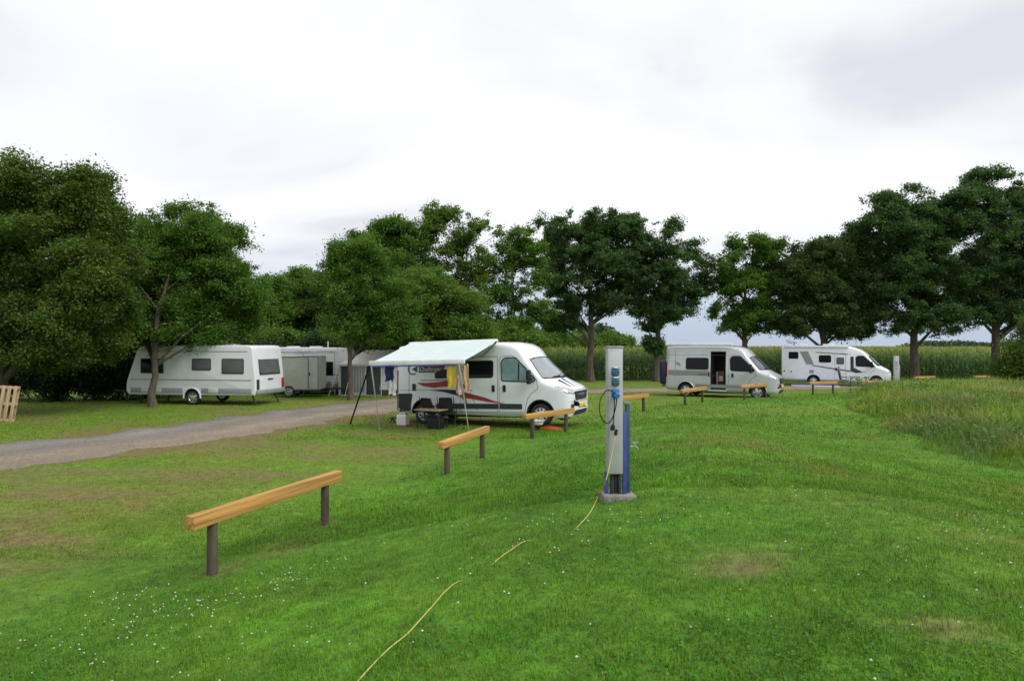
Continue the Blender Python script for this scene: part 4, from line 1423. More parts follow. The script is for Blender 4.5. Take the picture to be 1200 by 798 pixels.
obj('rim', bm, M_wplast, t)


# cloths hanging from the awning front bar
def hung(name, label, cat, xloc, yoff, ztop, w, h, m, seed, skew=0.0, edge=None):
    base = Mv @ Vector((xloc, -1.08 - AD + yoff, ztop))
    t = thing(name, label, cat, tuple(base), A1)
    bm = B(); rs = random.Random(seed); ph = rs.random() * 6
    n1_, n2_ = 12, 10; grid = []
    for i in range(n1_ + 1):
        for j in range(n2_ + 1):
            u, v = i / n1_, j / n2_
            grid.append(bm.verts.new((w * (u - .5) * (1 - .12 * v) + skew * v + .015 * math.sin(9 * v + ph), .045 * math.sin(u * 9 + ph + v) * (.4 + .6 * v), -h * v * (1 + .05 * math.sin(u * 5 + ph)))))
    for i in range(n1_):
        for j in range(n2_):
            a = i * (n2_ + 1) + j
            bm.faces.new((grid[a], grid[a + 1], grid[a + n2_ + 2], grid[a + n2_ + 1]))
    g = bmesh.ops.extrude_face_region(bm, geom=bm.faces[:])
    for v in [e for e in g['geom'] if isinstance(e, bmesh.types.BMVert)]: v.co.y += .008
    bmesh.ops.recalc_face_normals(bm, faces=bm.faces[:])
    obj('cloth', bm, m, t)
    for x in (-w * .38, w * .38):
        bm = B(); add_box(bm, (x, 0, .01), (.02, .03, .07), .004); obj('peg', bm, M_wplast, t)
    return t


M_towel_y = mat('yellow_towel', (.58, .42, .04), .95, var=.2, scale=10)
M_towel_o = mat('cream_orange_towel', (.60, .40, .22), .95, var=.4, scale=9, stretch=(6, 1, 1))
M_towel_p = mat('pink_white_cloth', (.50, .38, .36), .95, var=.5, scale=7)
M_towel_n = mat('navy_towel', (.012, .016, .06), .95)
hung('towel', 'yellow towel hanging at the right end of the van awning', 'towel', xa - .42, .05, AZ1 - .13, .30, .62, M_towel_y, 1)
hung('towel', 'pale pink patterned cloth hanging below the yellow towel', 'towel', xa - .26, .11, AZ1 - .42, .26, .52, M_towel_p, 2, .06)
hung('towel', 'cream and orange towel hanging by the right awning leg', 'towel', xa - .05, .16, AZ1 - .14, .22, .74, M_towel_o, 3, .1)
hung('towel', 'navy blue towel hanging at the left end of the awning', 'towel', xbk + .62, .06, AZ1 - .10, .36, .46, M_towel_n, 4)
hung('towel', 'small white cloth hanging under the navy towel', 'towel', xbk + .70, .10, AZ1 - .57, .20, .38, M_curtain, 5)

# things under the awning
def at_van(s, y): 
    w = Mv @ Vector((wb + .948 - s, y, 0)); return (w.x, w.y, hz_at(w.x, w.y))


t = thing('jerrycan', 'white water canister on the grass behind the rear wheel of the near van', 'water canister', at_van(5.42, -1.55), A1)
bm = B(); add_box(bm, (0, 0, .17), (.36, .24, .34), .04, seg=3)
obj('tank', bm, M_wplast, t)
bm = B(); tube(bm, [(-.12, 0, .33), (-.11, 0, .39), (.06, 0, .39), (.08, 0, .33)], .016, 8); 
obj('handle', bm, M_wplast, t)
bm = B(); lathe(bm, [(.04, 0), (.04, .04), (.0001, .045)], 16, Matrix.Translation((.13, 0, .335)))
obj('cap', bm, M_dkgrey, t)
t = thing('camping_table', 'low folding table with a pale wooden top beside the near van', 'table', at_van(4.15, -1.95), A1)
bm = B(); add_box(bm, (0, 0, .56), (.90, .52, .03), .008)
obj('tabletop', bm, M_pine, t)
for x, s in ((-.38, 1), (-.38, -1), (.38, 1), (.38, -1)):
    bm = B(); bar(bm, (x, .22 * s, .55), (x + .05, .23 * s, .0), .03, .03, .005)
    obj('leg', bm, M_dkgrey, t)


def camp_chair(label, loc, rz, m, hb_=.92):
    t = thing('camping_chair', label, 'chair', loc, rz, 'folding camping chairs')
    bm = B(); add_box(bm, (0, 0, .44), (.48, .48, .035), .012); obj('seat', bm, m, t)
    bm = B(); prism(bm, rpoly([(-.23, .50), (.23, .50), (.20, hb_), (-.20, hb_)], .05), -.015, .015, 'y', .005)
    for v in bm.verts: v.co.y += .22 + (v.co.z - .5) * .22
    obj('backrest', bm, m, t)
    for x in (-.25, .25):
        bm = B(); tube(bm, [(x, -.24, 0), (x, .16, .44), (x, .33, hb_ + .02)], .012, 6); obj('leg', bm, M_dkgrey, t)
        bm = B(); tube(bm, [(x, .28, 0), (x, -.22, .45), (x, -.22, .64)], .012, 6); obj('leg', bm, M_dkgrey, t)
        bm = B(); add_box(bm, (x, -.01, .65), (.045, .46, .025), .008); obj('armrest', bm, M_black, t)
    return t


camp_chair('black folding chair left behind the low table of the near van', at_van(4.42, -1.42), A1 + R(165), M_black, .90)
camp_chair('black folding chair right behind the low table of the near van', at_van(3.86, -1.48), A1 + R(200), M_black, .94)
t = thing('cool_box', 'black cool box standing under the low table of the near van', 'cool box', at_van(3.98, -1.95), A1)
bm = B(); add_box(bm, (0, 0, .17), (.42, .34, .34), .03); obj('box', bm, M_black, t)
bm = B(); add_box(bm, (0, 0, .365), (.44, .36, .05), .015); obj('lid', bm, M_black, t)
bm = B(); tube(bm, [(-.2, -.19, .28), (-.2, -.21, .43), (.2, -.21, .43), (.2, -.19, .28)], .012, 6); obj('handle', bm, M_dkgrey, t)
t = thing('step_stool', 'small dark step by the rear bumper of the near van', 'step', at_van(6.05, -1.0), A1)
bm = B(); add_box(bm, (0, 0, .14), (.38, .26, .03), .01); obj('tread', bm, M_black, t)
for x in (-.15, .15):
    bm = B(); bar(bm, (x, -.11, 0), (x, .0, .13), .03, .03, .005); bar(bm, (x, .11, 0), (x, .0, .13), .03, .03, .005); obj('leg', bm, M_black, t)

# ================================================================== silver van
A2 = R(-31)
r2 = Vector((math.sin(A2), -math.cos(A2), 0))
c2 = Vector((8.75, 34.3, 0)) - r2 * .9
cfg2 = dict(wb=3.45, paint=M_silver, screen=M_windscreen, cabglass=M_glass, mould=M_silver_dk, bumper=M_silver, arch=M_silver, spokes=5, wstyle='star', open_door=(2.42, 3.16))
v2, b2, vb2, wb2, L2 = camper('camper_van', 'silver camper van with its side door open and a dark bag on the back', (c2.x, c2.y, hz_at(c2.x, c2.y)), A2, cfg2)
side_window(v2, vb2, wb2, rect(3.28, 1.40, 4.36, 1.93, .08), M_glass, 'window', .03)
side_panel('grey_band', M_silver_dk, v2, vb2, wb2, rect(3.22, 1.10, L2 - .12, 1.33, .02), .009)
side_panel('decal', M_silver_dk, v2, vb2, wb2, rpoly([(4.62, 1.52), (4.72, 1.72), (5.0, 1.76), (4.82, 1.58)], .03), .009)
side_panel('decal', M_maroon, v2, vb2, wb2, rect(3.3, 1.12, 3.75, 1.16, .01), .011)
# the open doorway: lining, cabinet, slid-back door, step
bm = B(); xc = wb2 + .948 - 2.79
add_box(bm, (xc, .16, 1.34), (.72, .02, 1.82)); add_box(bm, (xc, -.4, .424), (.72, 1.1, .02))
add_box(bm, (xc - .355, -.4, 1.34), (.01, 1.1, 1.82)); add_box(bm, (xc + .355, -.4, 1.34), (.01, 1.1, 1.82)); add_box(bm, (xc, -.4, 2.255), (.72, 1.1, .01))
obj('doorway_lining', bm, M_liner, v2)
bm = B(); add_box(bm, (xc - .10, -.10, .86), (.44, .40, .85), .02)
cab = obj('cabinet', bm, M_brown, v2)
bm = B(); add_box(bm, (xc - .10, -.315, .86), (.40, .012, .72), .004); obj('cabinet_door', bm, M_brown, cab)
bm = B(); add_box(bm, (xc - .16, -.55, .95), (.06, .04, .6), .02); add_box(bm, (xc + .02, -.5, .92), (.22, .05, .26), .02); obj('bag', bm, M_towel_p, v2)
bm = B(); add_box(bm, (xc, -1.14, .36), (.9, .28, .04), .012); obj('step', bm, M_alu, v2)
bm = B(); add_box(bm, (wb2 + .948 - 3.22, -1.085, 1.15), (.05, .05, .22), .015); obj('handle', bm, M_black, v2)
bm = B(); add_box(bm, (wb2 + .948 - 3.75, -1.0, 2.60), (3.3, .15, .15), .04)
obj('awning_case', bm, M_wplast, v2)
bm = B()
add_box(bm, (-1.27, -.05, 1.20), (.46, 1.25, 1.28), .16, seg=4)
bg = obj('bicycle_bag', bm, M_navy, v2)
bm = B(); add_box(bm, (-1.23, -.05, .80), (.36, 1.17, .07), .02); add_box(bm, (-1.23, -.05, 1.45), (.36, 1.17, .05), .02); obj('strap', bm, M_black, bg)
bm = B(); add_box(bm, (-1.18, 0, .50), (.36, 1.3, .06), .02); bar(bm, (-1.05, -.4, .5), (-1.05, -.4, 1.9), .04, .04, .01); bar(bm, (-1.05, .4, .5), (-1.05, .4, 1.9), .04, .04, .01)
obj('bicycle_rack', bm, M_dkgrey, v2)

# ================================================================== white motorhome
A3 = R(-22); wb3 = 3.8; L3 = 6.75
gz3 = hz_at(21.5, 46)
c3 = Vector((P(953, 400, 46.6)[0], 46.6, 0)) + Vector((-math.sin(A3), math.cos(A3), 0)) * .98
mh = thing('motorhome', 'white motorhome with a sloping grey panel and a blue mat beside it', 'motorhome', (c3.x, c3.y, gz3), A3)
stm = NOSE + [(1.36, .27, 2.12, 1.03, .12, .06), (1.52, .27, 2.26, 1.035, .13, .06), (1.75, .27, 2.42, 1.04, .15, .05), (2.1, .27, 2.56, 1.06, .15, .04), (2.42, .27, 2.65, 1.10, .14, .03), (2.60, .28, 2.68, 1.14, .12, .02), (2.9, .30, 2.70, 1.15, .10, .02),
              (4.0, .32, 2.71, 1.15, .08, .02), (5.5, .34, 2.71, 1.15, .08, .02), (L3 - .08, .36, 2.70, 1.15, .08, .02), (L3, .40, 2.66, 1.11, .06, .0)]
bm = B(); loft(bm, [bow(s, wb3, ring(wb3 + .948 - s, zb, zt, w, r, c, .088 * (1 if s < 1.7 else max(.0, 1 - (s - 1.7) / .9)))) for (s, zb, zt, w, r, c) in stm])
bvm = BVHTree.FromBMesh(bm)
mb = obj('body', bm, [M_white, M_liner], mh)
cuts = []
for x in (0, wb3):
    for s in (-1, 1):
        c = B(); lathe(c, [(.0001, -.28), (.42, -.28), (.42, .28), (.0001, .28)], 40, Matrix.Translation((x, s * 1.02, .35)) @ Matrix.Rotation(R(90), 4, 'X')); cuts.append(c)
boolean_cut(mb, cuts, [M_white, M_liner])
for x, yy in ((0, 1.0), (wb3, .93)):
    for s in (-1, 1): wheel(mh, x, s * yy, s, spokes=6, style='star')
van_front(mh, mb, bvm, wb3, dict(paint=M_white, screen=M_windscreen))
d = side_door(mh, bvm, wb3, rpoly([(2.16, .42), (2.16, 2.0), (2.04, 2.08), (1.84, 2.08), (1.26, 1.62), (1.05, 1.36), (1.02, 1.10), (1.22, .98), (1.42, .55), (1.46, .42)], .03), M_white, 'cab_door')
side_window(d, bvm, wb3, rpoly([(a - .06, b) for a, b in DOOR_W], .06), M_glass)
hd = side_door(mh, bvm, wb3, rect(2.78, .45, 3.42, 2.20, .06), M_white, 'entrance_door')
side_window(hd, bvm, wb3, rect(2.90, 1.50, 3.30, 1.90, .06), M_glass_blind)
handle(hd, bvm, wb3, 3.34, 1.15)
side_window(mh, bvm, wb3, rect(3.68, 1.62, 4.38, 2.06, .08), M_glass, 'window', .03)
side_window(mh, bvm, wb3, rect(5.72, 1.86, 6.28, 2.28, .06), M_glass, 'window', .03)
side_panel('grey_panel', M_silver_dk, mh, bvm, wb3, [(5.62, 2.34), (5.08, 2.34), (4.72, 1.46), (5.18, 1.46)], .008)
bm = B()
patch(bm, bvm, [(4.6, 2.30), (4.6, 2.25), (2.5, 2.12), (2.5, 2.17)], side3(mh, wb3), (0, 1, 0), .008, .2)
patch(bm, bvm, [(4.85, 1.42), (4.85, 1.37), (2.5, .98), (2.5, 1.06)], side3(mh, wb3), (0, 1, 0), .011, .2)
patch(bm, bvm, [(2.48, 2.0), (2.28, 2.0), (2.28, 1.25), (1.75, .98), (1.4, 1.02), (2.1, .90), (2.48, 1.02)], side3(mh, wb3), (0, 1, 0), .013, .1)
obj('decal', bm, M_dkgrey, mh)
bm = B(); patch(bm, bvm, [(1.86, -.55), (2.30, -.62), (2.30, .62), (1.86, .55)], lambda s, y: (wb3 + .948 - s, y, 5), (0, 0, -1), .01, .1)
obj('skylight', bm, M_glass, mh)
side_panel('service_flap', M_caravan_gr, mh, bvm, wb3, rect(4.72, .86, 5.0, 1.08, .03), .009)
for s_, z_ in ((6.55, .95), (6.1, .90), (3.15, 1.22)):
    side_panel('lock', M_black, mh, bvm, wb3, rect(s_, z_, s_ + .08, z_ + .1, .02), .012)
bm = B(); add_box(bm, (wb3 + .948 - 4.6, -1.14, 2.66), (4.0, .16, .14), .04); obj('awning_case', bm, M_wplast, mh)
for hx, hs in ((1.0, .75), (-.6, .5)):
    bm = B(); add_box(bm, (hx, 0, 2.785), (hs, hs, .11), .03); obj('roof_hatch', bm, M_wplast, mh)
bm = B(); tube(bm, [(-1.2, .3, 2.7), (-1.2, .3, 2.95)], .03, 8); bar(bm, (-1.75, .3, 3.12), (-1.0, .3, 2.92), .5, .04, .01); bar(bm, (-1.7, .3, 2.98), (-1.3, .3, 2.88), .04, .04, .01)
obj('satellite_panel', bm, M_dkgrey, mh)
Mm = Matrix.Translation(mh.location) @ Matrix.Rotation(A3, 4, 'Z')


def at_mh(s, y):
    w = Mm @ Vector((wb3 + .948 - s, y, 0)); return (w.x, w.y, hz_at(w.x, w.y))


p = at_mh(4.7, -2.2)
t = thing('ground_mat', 'blue groundsheet spread beside the white motorhome', 'groundsheet', (p[0], p[1], p[2] + .03), A3)
bm = B(); add_box(bm, (0, 0, .03), (2.9, 1.6, .06), .01); obj('sheet', bm, M_bluemat, t)
bm = B(); add_box(bm, (0, -.803, .035), (2.92, .012, .075), .004); obj('hem', bm, M_wplast, t)
camp_chair('dark high-backed folding chair beside the white motorhome', at_mh(2.95, -2.3), A3 + R(100), M_dkgrey, 1.1)
t = thing('camping_table', 'grey folding table beside the white motorhome', 'table', at_mh(2.1, -2.2), A3)
bm = B(); add_box(bm, (0, 0, .72), (1.1, .65, .03), .008); obj('tabletop', bm, M_galv, t)
for x, s in ((-.45, 1), (-.45, -1), (.45, 1), (.45, -1)):
    bm = B(); bar(bm, (x, .26 * s, .71), (x * 1.05, .28 * s, .0), .03, .03, .005); obj('leg', bm, M_dkgrey, t)

# ================================================================== caravans
def caravan(name, label, loc, rz, Lc, H, Wd, windows, band=True, wheel_x=None, rear_window=True, nose=.55):
    """x forward (towards the drawbar), left flank is -y here"""
    t = thing(name, label, 'caravan', loc, rz)
    x0, x1 = 0, Lc
    prof = rpoly([(x0 + .06, .42), (x0, .62), (x0 + .02, 1.2), (x0 + .16, H - .05), (x0 + .45, H), (x1 - nose - .25, H - .02), (x1 - nose, H - .16), (x1 - .02, .95), (x1, .58), (x1 - .12, .40)], [.06, .1, .3, .25, .3, .3, .3, .25, .12, .08], 6)
    bm = B(); prism(bm, prof, -Wd / 2, Wd / 2, 'y', .07)
    body = obj('body', bm, [M_caravan, M_liner], t)
    bvh = None
    wx = wheel_x
    c = B(); lathe(c, [(.0001, -.25), (.37, -.25), (.37, .25), (.0001, .25)], 36, Matrix.Translation((wx, -Wd / 2 + .05, .32)) @ Matrix.Rotation(R(90), 4, 'X'))
    c2_ = B(); lathe(c2_, [(.0001, -.25), (.37, -.25), (.37, .25), (.0001, .25)], 36, Matrix.Translation((wx, Wd / 2 - .05, .32)) @ Matrix.Rotation(R(90), 4, 'X'))
    boolean_cut(body, [c, c2_], [M_caravan, M_liner])
    for s in (-1, 1):
        wheel(t, wx, s * (Wd / 2 - .13), s, r=.315, w=.19, spokes=6, style='star')
        bm = B(); tube(bm, [(wx + .40 * math.cos(a), s * (Wd / 2 + .002), .32 + .40 * math.sin(a)) for a in np.linspace(-.1, PI + .1, 17)], .035, 6); obj('wheel_arch', bm, M_caravan, t)
    for (a, b, z0, z1, m) in windows:
        bm = B(); prism(bm, rect(a - .04, z0 - .04, b + .04, z1 + .04, .06), -Wd / 2 - .018, -Wd / 2 + .03, 'y', .008)
        w = obj('window', bm, M_dkgrey, t)
        bm = B(); prism(bm, rect(a, z0, b, z1, .05), -Wd / 2 - .03, -Wd / 2 - .012, 'y', .006); obj('pane', bm, m, w)
    if rear_window:
        bm = B(); prism(bm, rect(-.82, 1.28, .82, 1.98, .08), -.02, .05, 'x', .01)
        for v in bm.verts: v.co.x += .0 + (v.co.z - 1.2) * .165 + .0
        w = obj('window', bm, M_dkgrey, t)
        bm = B(); prism(bm, rect(-.77, 1.33, .77, 1.93, .06), -.034, 0, 'x', .006)
        for v in bm.verts: v.co.x += (v.co.z - 1.2) * .165
        obj('pane', bm, M_glass_blind, w)
        bm = B(); add_box(bm, (-.03, 0, .56), (.12, Wd - .1, .18), .04); obj('rear_bumper', bm, M_caravan_gr, t)
        for s in (-1, 1):
            bm = B(); add_box(bm, (-.012, s * (Wd / 2 - .16), .88), (.06, .16, .42), .02); obj('tail_lamp', bm, M_lred if s > 0 else M_dkgrey, t)
        bm = B(); add_box(bm, (.0, 0, 1.08), (.05, .40, .05), .015); obj('grab_handle', bm, M_dkgrey, t)
        bm = B(); add_box(bm, (.20, 0, H - .16), (.08, .36, .06), .02); obj('roof_lamp', bm, M_dkgrey, t)
    if band:
        bm = B()
        add_box(bm, ((wx - .45) / 2 + .1, -Wd / 2 - .006, .60), (wx - .62, .012, .22), .004)
        add_box(bm, ((wx + .45 + Lc - .25) / 2, -Wd / 2 - .006, .60), (Lc - .25 - wx - .45, .012, .22), .004)
        obj('lower_band', bm, M_caravan_gr, t)
        bm = B(); add_box(bm, (Lc / 2, -Wd / 2 - .006, 1.06), (Lc - .42, .012, .025), .003); add_box(bm, (Lc / 2 - .2, -Wd / 2 - .006, H - .26), (Lc - 1.2, .012, .02), .003)
        obj('trim_strip', bm, M_seam, t)
        for fx, fw in ((Lc - 1.55, .40), (Lc - .95, .34), (wx - 1.0, .45)):
            bm = B(); add_box(bm, (fx, -Wd / 2 - .012, .62), (fw, .024, .20), .006); obj('service_flap', bm, M_cream, t)
    bm = B(); tube(bm, [(Lc * .36 + 1.7, -.5, H - .03), (Lc * .36 + 1.7, -.5, H + .32)], .035, 8); obj('flue', bm, M_wplast, t)
    for hx in (.30, .55):
        bm = B(); add_box(bm, (Lc * hx, 0, H + .01), (.6, .5, .09), .03); obj('roof_hatch', bm, M_wplast, t)
    for x in (.35, Lc - .7):
        for s in (-1, 1):
            bm = B(); bar(bm, (x, s * (Wd / 2 - .3), .42), (x + .22 * (-1 if x < 1 else 1), s * (Wd / 2 - .25), .02), .05, .05, .008); add_box(bm, (x + .22 * (-1 if x < 1 else 1), s * (Wd / 2 - .25), .01), (.16, .14, .02), .004); obj('corner_leg', bm, M_dkgrey, t)
    bm = B(); bar(bm, (Lc - .1, -.45, .46), (Lc + 1.15, 0, .46), .06, .10, .01); bar(bm, (Lc - .1, .45, .46), (Lc + 1.15, 0, .46), .06, .10, .01); bar(bm, (Lc + 1.0, 0, .46), (Lc + 1.35, 0, .48), .07, .07, .015); tube(bm, [(Lc + .95, .05, .75), (Lc + .95, .05, .0)], .03, 8)
    obj('drawbar', bm, M_dkgrey, t)
    return t


# long caravan: heading to the left, away a little
ca = math.atan2(math.sin(R(10.8)), -math.cos(R(10.8)))     # heading angle
cx0, cy0 = -10.62, 28.3                                     # near rear corner
hdv = Vector((math.cos(ca), math.sin(ca), 0)); nearv = Vector((hdv.y, -hdv.x, 0)) * -1   # towards -y(camera)
# local -y flank must face the camera: mirror by turning about z is not enough, so local x runs to the drawbar and -y is its left side
def caravan_place(cx0, cy0, ang, Wd):
    """world placement such that the camera-side rear corner is at (cx0, cy0)"""
    return Vector((cx0, cy0, 0))


def flip_y(t):
    for ch in [t] + list(t.children_recursive):
        if ch.type == 'MESH' and not ch.data.get('flipped'):
            ch.data.transform(Matrix.Scale(-1, 4, (0, 1, 0))); ch.data.flip_normals(); ch.data['flipped'] = 1


Wc = 2.3
lc_ = Vector((cx0, cy0, 0)) + Vector((-hdv.y, hdv.x, 0)) * (-Wc / 2)
t = caravan('caravan', 'long white caravan with three side windows under the dark trees', (lc_.x, lc_.y, hz_at(lc_.x, lc_.y)), ca, 6.15, 2.52, Wc,
            [(.58, 1.52, 1.36, 1.92, M_glass_blind), (2.10, 2.92, 1.50, 1.92, M_glass_blind), (4.35, 5.38, 1.36, 1.92, M_glass)], wheel_x=2.95)
flip_y(t)

# second caravan beside its awning tent
t = caravan('caravan', 'second white caravan half hidden by its grey awning tent', (-13.35, 37.1, hz_at(-10, 37)), R(1), 4.9, 2.5, 2.2, [(3.35, 3.85, 1.05, 1.70, M_glass)], wheel_x=2.0, rear_window=False, nose=.35)

# box trailer
bx_, by_ = P(333, 455, 33.2)[0], 33.2
t = thing('box_trailer', 'plain off-white box trailer right behind the long caravan', 'trailer', (bx_ + .66, by_ + .3, hz_at(bx_, by_)), R(3))
bm = B(); add_box(bm, (-.1, .95, 1.20), (2.0, 1.7, 1.66), .03); obj('body', bm, M_cream, t)
bm = B(); add_box(bm, (.40, .09, 1.20), (.06, .03, 1.65), .006); add_box(bm, (.88, .09, 1.20), (.04, .03, 1.65), .006); add_box(bm, (0, .088, .395), (1.72, .03, .06), .006); add_box(bm, (0, .088, 2.0), (1.72, .03, .05), .006); obj('corner_trim', bm, M_caravan_gr, t)
d_ = B(); add_box(d_, (.645, .085, 1.20), (.42, .03, 1.54), .008); dr = obj('door', d_, M_cream, t)
bm = B(); add_box(bm, (.47, .06, 1.15), (.05, .03, .16), .01); obj('handle', bm, M_dkgrey, dr)
bm = B(); add_box(bm, (0, .95, .33), (1.85, 1.6, .08), .01); bar(bm, (1.0, .95, .36), (2.1, .95, .40), .08, .1, .01); obj('chassis', bm, M_dkgrey, t)
for s, y in ((-1, .16), (1, 1.74)): wheel(t, -.55, y, s, r=.29, w=.17, spokes=5)
# white roof box / awning bag resting over the trailer and the caravan roof
X_, Y_, Z_ = P(371, 411.5, 34.8)
t = thing('awning_bag', 'long white roof awning above the box trailer and the second caravan', 'awning', (X_, Y_, Z_ - .1), R(2))
bm = B(); add_box(bm, (0, 0, .08), (1.75, 1.2, .16), .04); obj('case', bm, M_wplast, t)
bm = B(); add_box(bm, (0, -.6, .0), (1.78, .04, .05), .01); obj('front_bar', bm, M_alu, t)
for sx in (-.8, .8):
    bm = B(); tube(bm, [(sx, .5, .0), (sx, .5, hz_at(X_, Y_) - (Z_ - .1))], .02, 8); obj('leg', bm, M_alu, t)
# steps at the second caravan
X_, Y_, Z_ = ground_at(391, 459)
t = thing('entrance_step', 'white A-frame step in front of the second caravan', 'step', (X_ - .3, Y_, Z_), R(5))
bm = B(); bar(bm, (-.4, 0, .52), (.42, 0, .03), .08, .06, .01); bar(bm, (-.4, .5, .52), (.42, .5, .03), .08, .06, .01); obj('rail', bm, M_wplast, t)
bm = B()
for k in range(3): add_box(bm, (-.25 + .26 * k, .25, .40 - .15 * k), (.22, .5, .03), .006)
obj('tread', bm, M_galv, t)

# awning tent
Yt = 35.0
xl, xr = P(397, 0, Yt)[0], P(470, 0, Yt)[0]
gz = hz_at(xl, Yt)
Wt = xr - xl
t = thing('awning_tent', 'grey awning tent with dark panels and white net curtains', 'tent', (xl, Yt, gz), R(-2))
bm = B(); eave, ridge, dep = 1.62, 2.35, 2.6
prof = [(-.12, eave - .1), (-.12, eave), (dep, ridge), (dep, ridge - .06)]
n = 12; vs = []
for i in range(n + 1):
    f = i / n; x = Wt * f
    sag = .05 * math.sin(PI * f * 3) ** 2
    hip = .55 * max(0, 1 - f * 5)
    vs.append([bm.verts.new((x, y, z - sag * (z > eave) - hip * (y > 0))) for y, z in prof])
for a, b in zip(vs, vs[1:]):
    for k in range(4): bm.faces.new((a[k], a[(k + 1) % 4], b[(k + 1) % 4], b[k]))
bm.faces.new(vs[0]); bm.faces.new(vs[-1][::-1]); bmesh.ops.recalc_face_normals(bm, faces=bm.faces[:])
obj('roof', bm, M_tentroof, t)
bm = B(); add_box(bm, (Wt / 2, 0, eave / 2 - .05), (Wt, .03, eave - .1)); add_box(bm, (.015, dep / 2, .8), (.03, dep, 1.5)); obj('wall', bm, M_tentgrey, t)
for i, (f0, f1, z0, z1, m) in enumerate(((.04, .20, .06, 1.50, M_tentdark), (.45, .68, .06, 1.50, M_tentdark))):
    bm = B(); add_box(bm, (Wt * (f0 + f1) / 2, -.022, (z0 + z1) / 2), (Wt * (f1 - f0), .014, z1 - z0), .004); obj('dark_panel', bm, m, t)
bm = B(); add_box(bm, (Wt * .33, -.024, .82), (Wt * .22, .014, 1.25), .004); w = obj('window', bm, M_caravan_gr, t)
bm = B()
for k in range(5): add_box(bm, (Wt * (.24 + .045 * k), -.036, .82), (.035, .01, 1.25), .002)
obj('net_curtain', bm, M_curtain, w)
bm = B(); prism(bm, [(Wt * .66, .30), (Wt * .80, .30), (Wt * .78, 1.5), (Wt * .73, 1.5)], -.034, -.020, 'y'); obj('net_curtain', bm, M_curtain, t)
bm = B(); prism(bm, [(Wt * .82, .30), (Wt * .99, .30), (Wt * .99, 1.5), (Wt * .85, 1.5)], -.034, -.020, 'y'); obj('net_curtain', bm, M_curtain, t)
bm = B()
for f in (.01, .22, .44, .69, .815, .995): add_box(bm, (Wt * f, -.05, eave / 2), (.035, .035, eave), .006)
obj('pole', bm, M_wplast, t)
bm = B(); add_box(bm, (Wt * .84, -.03, .16), (Wt * .32, .014, .30), .003); obj('mud_wall', bm, M_tentdark, t)
bm = B(); bar(bm, (.02, -.05, 1.5), (-.35, -.6, 0), .02, .02); bar(bm, (Wt * .22, -.06, 1.5), (Wt * .16, -.7, 0), .02, .02); obj('guy_line', bm, M_wplast, t)
X_, Y_, Z_ = ground_at(412, 462)
shrub('shrub', 'small leafy plant at the foot of the tree before the awning tent', 'plant', [(X_ + .2, Y_, .45, .8, .4, .45), (X_ - .5, Y_ + .2, .35, .5, .4, .35)], M_mid, leaf=.09, per=30, clump=.2, dens=60, seed=88)

# ================================================================== pallet
X_, Y_, Z_ = ground_at(-2, 494)
t = thing('wooden_pallet', 'pale wooden pallet standing on edge at the left of the photograph', 'pallet', (X_, Y_, Z_), R(-8))
t.rotation_euler = (R(-9), R(2), R(-8))
for k in range(5):
    bm = B(); add_box(bm, (-.45 + .225 * k, 0, .60), (.115, .022, 1.2), .004); obj('board', bm, M_pine, t)
for z in (.06, .60, 1.14):
    bm = B(); add_box(bm, (0, .065, z), (1.02, .095, .10), .006); obj('bearer', bm, M_pine, t)
for k in range(3):
    bm = B(); add_box(bm, (-.44 + .44 * k, .125, .60), (.10, .022, 1.2), .004); obj('back_board', bm, M_pine, t)

# ================================================================== barriers
BG = 'low timber barriers along the parking pitches'


def barrier(label, p0, p1, zb=.52, over=.32, hpost=.62):
    p0 = Vector(p0); p1 = Vector(p1)
    m = (p0 + p1) / 2; d = p1 - p0; Ls = d.length; ang = math.atan2(d.y, d.x)
    g0, g1 = hz_at(*p0), hz_at(*p1); gm = (g0 + g1) / 2
    t = thing('timber_barrier', label, 'barrier', (m.x, m.y, gm), ang, BG)
    bm = B(); sl = (g1 - g0) / Ls
    M = Matrix.Rotation(-math.atan(sl), 4, 'Y'); M.translation = (0, -.02, zb + .069)
    add_box(bm, (0, 0, 0), (Ls + 2 * over, .125, .138), .007, M)
    obj('beam', bm, M_beam, t)
    for x, g in ((-Ls / 2, g0), (Ls / 2, g1)):
        bm = B(); lathe(bm, [(.0001, g - gm - .3), (.056, g - gm - .3), (.055, zb * .5), (.052, zb + sl * x + .01), (.0001, zb + sl * x + .01)], 16, Matrix.Translation((x, -.02, 0)))
        obj('post', bm, M_post, t)
    return t


def bpx(a, b): return ground_at(*a)[:2], ground_at(*b)[:2]


barrier('long timber barrier in the left foreground, nearest of the row', (-3.17, 7.2), (-2.52, 9.15), zb=.55)
barrier('timber barrier just left of the power post, second nearest', (-1.24, 12.85), (-.66, 14.7))
barrier('timber barrier in front of the nose of the near white van', (.52, 17.9), (1.48, 18.95))
barrier('timber barrier partly hidden behind the grey power post', (3.55, 23.9), (4.87, 25.4))
barrier('timber barrier before the rear wheel of the silver van', (7.15, 28.3), (8.2, 29.5))
barrier('timber barrier before the front wheel of the silver van', (10.6, 31.2), (12.0, 32.3))
barrier('timber barrier before the rear wheel of the motorhome', (15.4, 35.0), (16.9, 36.0))
barrier('timber barrier before the front wheel of the motorhome', (19.2, 37.2), (20.5, 38.0))
barrier('timber barrier behind the long grass at the foot of the bare-trunked oak', (24.3, 41.0), (25.8, 42.0), zb=.62)
barrier('timber barrier behind the long grass at the foot of the forked oak', (30.0, 44.0), (31.9, 44.7), zb=.62)

